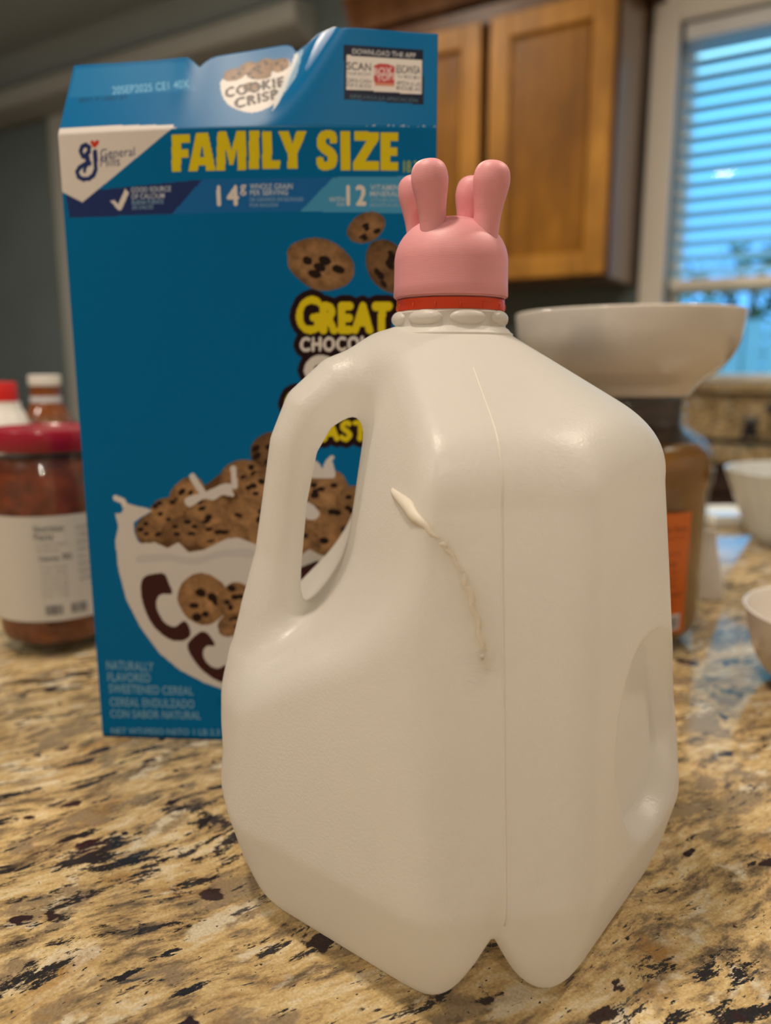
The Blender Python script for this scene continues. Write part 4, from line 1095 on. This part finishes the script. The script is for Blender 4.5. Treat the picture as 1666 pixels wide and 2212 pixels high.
# ---------------------------------------------------------------- bottles behind the sauce jar
M['white_plastic'] = simple('white_plastic', (0.72, 0.70, 0.66), 0.4)
M['bright_red'] = simple('bright_red_cap', (0.55, 0.015, 0.012), 0.35)
M['amber'] = simple('amber_bottle', (0.20, 0.055, 0.010), 0.15, coat=0.4)
M['foil'] = simple('pale_label', (0.60, 0.62, 0.66), 0.35)
b1 = table_thing('squeeze_bottle', -0.366, 0.735, 0, 0, 'white squeeze bottle with bright red cap, behind the sauce jar', 'bottle')
lathe('body', [(0, 0.0005), (0.026, 0.0005), (0.0285, 0.004), (0.0285, 0.125), (0.0265, 0.142), (0.020, 0.156), (0.0165, 0.163), (0.0160, 0.168), (0, 0.168)], M['white_plastic'], b1, 48)
lathe('cap', [(0.0125, 0.1685), (0.0142, 0.1685), (0.0142, 0.1850), (0.0132, 0.1868), (0, 0.1870)], M['bright_red'], b1, 40, cap0=True)
b2_ = table_thing('amber_bottle', -0.352, 0.800, 0, 0, 'amber bottle with white cap and pale label, right of the red-capped bottle', 'bottle')
lathe('body', [(0, 0.0005), (0.027, 0.0005), (0.029, 0.003), (0.029, 0.128), (0.027, 0.142), (0.018, 0.158), (0.0150, 0.166), (0.0150, 0.182), (0, 0.182)], M['amber'], b2_, 48)
lathe('cap', [(0.0150, 0.1822), (0.0158, 0.1822), (0.0158, 0.1915), (0.0148, 0.1925), (0, 0.1926)], M['white_plastic'], b2_, 40, cap0=True)
label_wrap('label', 0.0292, 0.030, 0.120, radians(-190), radians(10), M['foil'], b2_)
label_wrap('neck_label', 0.0152, 0.160, 0.171, radians(-190), radians(10), M['foil'], b2_, 32)
b3 = table_thing('glass_tumbler', -0.285, 0.690, 0, 0, 'clear glass tumbler half hidden between sauce jar and cereal box', 'tumbler')
lathe('glass', [(0, 0.0005), (0.026, 0.0005), (0.028, 0.003), (0.0345, 0.155), (0.0342, 0.158), (0.0335, 0.155), (0.0272, 0.010), (0, 0.009)], M['glass'], b3, 48)
lathe('contents', [(0, 0.0095), (0.0268, 0.0105), (0.0328, 0.146), (0, 0.146)], M['white_plastic'], b3, 48)

# ---------------------------------------------------------------- tall jar with the white bowl on its mouth, right
KX, KY = 0.1745, 0.567
tj = table_thing('tall_jar', KX, KY, 0, 0, 'tall glass jar of amber liquid with an orange label, under the white bowl', 'jar')
M['amber_fill'] = simple('amber_liquid', (0.24, 0.092, 0.006), 0.25, var=0.15, vscale=30)
M['dark_fill'] = simple('dark_brown_liquid', (0.045, 0.014, 0.008), 0.3)
M['orange'] = simple('orange_label', (0.56, 0.125, 0.012), 0.5)
M['ink_brown'] = simple('brown_label_ink', (0.10, 0.025, 0.01), 0.6)
neckz = [(0.0455, 0.1585), (0.0465, 0.1600), (0.0445, 0.1618), (0.0440, 0.1650), (0.0460, 0.1665), (0.0440, 0.1680), (0.0440, 0.1720), (0.0458, 0.1735), (0.0440, 0.1752), (0.0440, 0.1790), (0.0425, 0.1798)]
pr = [(0, 0.0005), (0.050, 0.0005), (0.058, 0.003), (0.0635, 0.010), (0.0645, 0.020), (0.0645, 0.112), (0.0665, 0.120), (0.0672, 0.130), (0.0655, 0.140), (0.0590, 0.150), (0.0490, 0.1565)]+neckz
ins = [(0.0412, 0.1795), (0.0412, 0.160), (0.0465, 0.154), (0.0570, 0.1475), (0.0630, 0.139), (0.0645, 0.130), (0.0638, 0.121), (0.0618, 0.112), (0.0615, 0.021), (0.060, 0.012), (0.055, 0.007), (0, 0.0065)]
lathe('glass', pr+ins, M['glass'], tj, 80, sharp=60)
lathe('liquid', [(0, 0.0070), (0.0548, 0.0075), (0.0597, 0.0123), (0.0612, 0.021), (0.0615, 0.112), (0.0635, 0.121), (0.0642, 0.130), (0.0627, 0.139), (0.0567, 0.1472), (0.0530, 0.149), (0, 0.149)], M['amber_fill'], tj, 80, sharp=60)
lathe('neck_fill', [(0, 0.1492), (0.0526, 0.1492), (0.0462, 0.1538), (0.0409, 0.160), (0.0409, 0.1780), (0, 0.1780)], M['dark_fill'], tj, 80, sharp=60)
ol = label_wrap('label', 0.0647, 0.0180, 0.1035, radians(-220), radians(-58), M['orange'], tj)
bm = bmesh.new()
wrap_text('label_text', [('Nutrition Facts', radians(-91), 0.0905, 0.0040, 0.034), ('Serving Size 8 fl oz', radians(-91), 0.0850, 0.0024, 0.033), ('Amount Per Serving', radians(-91), 0.0740, 0.0026, 0.030), ('Calories 120', radians(-91), 0.0665, 0.0030, 0.026),
                         ('Total Fat 0g', radians(-88), 0.0610, 0.0024, 0.024), ('Sodium 10mg', radians(-88), 0.0560, 0.0024, 0.024), ('Sugars 28g', radians(-88), 0.0510, 0.0024, 0.024), ('FROM CONCENTRATE', radians(-91), 0.0440, 0.0036, 0.033), ('SHAKE WELL', radians(-89), 0.0395, 0.0026, 0.026), ('KEEP COLD', radians(-89), 0.0355, 0.0026, 0.024)], 0.06505, M['ink_brown'], ol, 0.015)
label_wrap('barcode_panel', 0.06495, 0.0205, 0.0315, radians(-77), radians(-62), M['foil'], ol, 24)
bm = bmesh.new(); rn = random.Random(9); x = 0.002
while x < 0.0145:
    w_ = rn.choice((0.0004, 0.0007, 0.001)); a = radians(-76)+x/0.0653; b_ = a+w_/0.0653
    bm.faces.new([bm.verts.new((0.0653*cos(k), 0.0653*sin(k), z)) for k, z in ((a, 0.022), (b_, 0.022), (b_, 0.030), (a, 0.030))]); x += w_+rn.choice((0.0004, 0.0008))
bm_obj('barcode', bm, M['ink'], ol)

M['ceramic'] = simple('white_glazed_ceramic', (0.66, 0.61, 0.55), 0.12, coat=0.3)
wb = table_thing('white_bowl', KX, KY, 0.1800, 0, 'white ceramic bowl resting on the mouth of the amber jar', 'bowl')
pr = [(0, 0.0015), (0.034, 0.0015), (0.0375, 0.0002), (0.0425, 0.0002), (0.0450, 0.0030), (0.0560, 0.0100), (0.0680, 0.0200), (0.0770, 0.0320), (0.0820, 0.0450), (0.0842, 0.0580), (0.0850, 0.0668), (0.0844, 0.0682), (0.0832, 0.0676),
      (0.0820, 0.0570), (0.0795, 0.0450), (0.0745, 0.0335), (0.0655, 0.0225), (0.0530, 0.0130), (0.0400, 0.0070), (0, 0.0055)]
pr = [(r*0.935 if r > 0.05 else r*1.05, z*0.86) for r, z in pr]
lathe('bowl_shell', smooth_prof(pr, 4), M['ceramic'], wb, 96, sharp=50)
wb.rotation_euler[1] = radians(-0.4)

# ---------------------------------------------------------------- things at the right edge
M['cut_glass'] = simple('frosted_glass', (0.80, 0.82, 0.80), 0.10, trans=0.35, coat=0.4)
gb = table_thing('glass_bowl', 0.482, 0.868, 0, 0, 'pale flared glass bowl on the island at the right edge', 'bowl')
def flute_bowl():
    n = 96; prof = smooth_prof([(0, 0.001), (0.045, 0.001), (0.052, 0.003), (0.060, 0.020), (0.0715, 0.050), (0.081, 0.076), (0.0855, 0.088), (0.0865, 0.0905), (0.0845, 0.0915), (0.0815, 0.088), (0.0765, 0.074), (0.067, 0.048), (0.056, 0.021), (0.046, 0.009), (0, 0.007)], 4)
    bm = bmesh.new(); rings = []
    for r, z in prof:
        rings.append([bm.verts.new((r*(1+0.012*cos(24*2*pi*i/n)*min(1, z/0.05))*cos(2*pi*i/n), r*(1+0.012*cos(24*2*pi*i/n)*min(1, z/0.05))*sin(2*pi*i/n), z)) for i in range(n)])
    for p, q in zip(rings, rings[1:]):
        for i in range(n): bm.faces.new((p[i], p[(i+1) % n], q[(i+1) % n], q[i]))
    bmesh.ops.remove_doubles(bm, verts=bm.verts, dist=1e-5)
    for v in bm.verts: v.co.z *= 0.93
    return bm
bm_obj('bowl_shell', flute_bowl(), M['cut_glass'], gb, True)

M['white_paper'] = simple('white_paper', (0.74, 0.71, 0.68), 0.6, bump=0.2, bscale=90)
pk = table_thing('paper_packet', 0.286, 0.652, 0, radians(-14), 'small white paper packet standing just right of the amber jar', 'packet')
bm = bmesh.new()
sec = [(0.0, 0.0105, 0.0125), (0.010, 0.0110, 0.0120), (0.028, 0.0090, 0.0080), (0.046, 0.0070, 0.0030), (0.054, 0.0065, 0.0012), (0.060, 0.0062, 0.0008)]
rings = []
for z, hx, hy in sec:
    rings.append([bm.verts.new((x*hx - 0.06*z, y*hy, z+0.0005)) for x, y in ((-1, -1), (0.1, -1.12), (1, -1), (1, 1), (0, 1.1), (-1, 1))])
for p, q in zip(rings, rings[1:]):
    for i in range(6): bm.faces.new((p[i], p[(i+1) % 6], q[(i+1) % 6], q[i]))
bm.faces.new(rings[0][::-1]); bm.faces.new(rings[-1])
bm_obj('packet_body', bm, M['white_paper'], pk, False, 0.0008)

cbw = table_thing('breakfast_bowl', 0.2945, 0.452, 0, 0, 'plain white bowl mostly cut off by the right edge of the photo', 'bowl')
pr = [(0, 0.0030), (0.036, 0.0030), (0.0385, 0.0004), (0.0420, 0.0004), (0.0440, 0.0030), (0.0530, 0.0110), (0.0595, 0.0230), (0.0635, 0.0370), (0.0665, 0.0490), (0.0668, 0.0505), (0.0655, 0.0508), (0.0640, 0.0480), (0.0605, 0.0360), (0.0560, 0.0230), (0.0490, 0.0120), (0.040, 0.0065), (0, 0.0060)]
lathe('bowl_shell', smooth_prof(pr, 4), M['ceramic'], cbw, 80, sharp=50)

M['slab'] = simple('glossy_white_slab', (0.86, 0.88, 0.86), 0.06, coat=0.6)  # added glossy white piece, stands in for a bright patch of light on the granite
wt = table_thing('light_patch_slab', 0.452, 1.000, 0, radians(4), 'small glossy white tray added for a bright patch of light near the far island edge, left of the glass bowl', 'slab')
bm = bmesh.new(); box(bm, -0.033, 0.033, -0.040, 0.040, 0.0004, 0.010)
bm_obj('slab_base', bm, M['slab'], wt, False, 0.003, 3)
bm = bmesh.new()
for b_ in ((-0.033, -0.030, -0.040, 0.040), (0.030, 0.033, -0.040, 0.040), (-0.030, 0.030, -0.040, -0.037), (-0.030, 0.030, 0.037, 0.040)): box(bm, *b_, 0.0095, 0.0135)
bm_obj('slab_rim', bm, M['slab'], wt, False, 0.001)
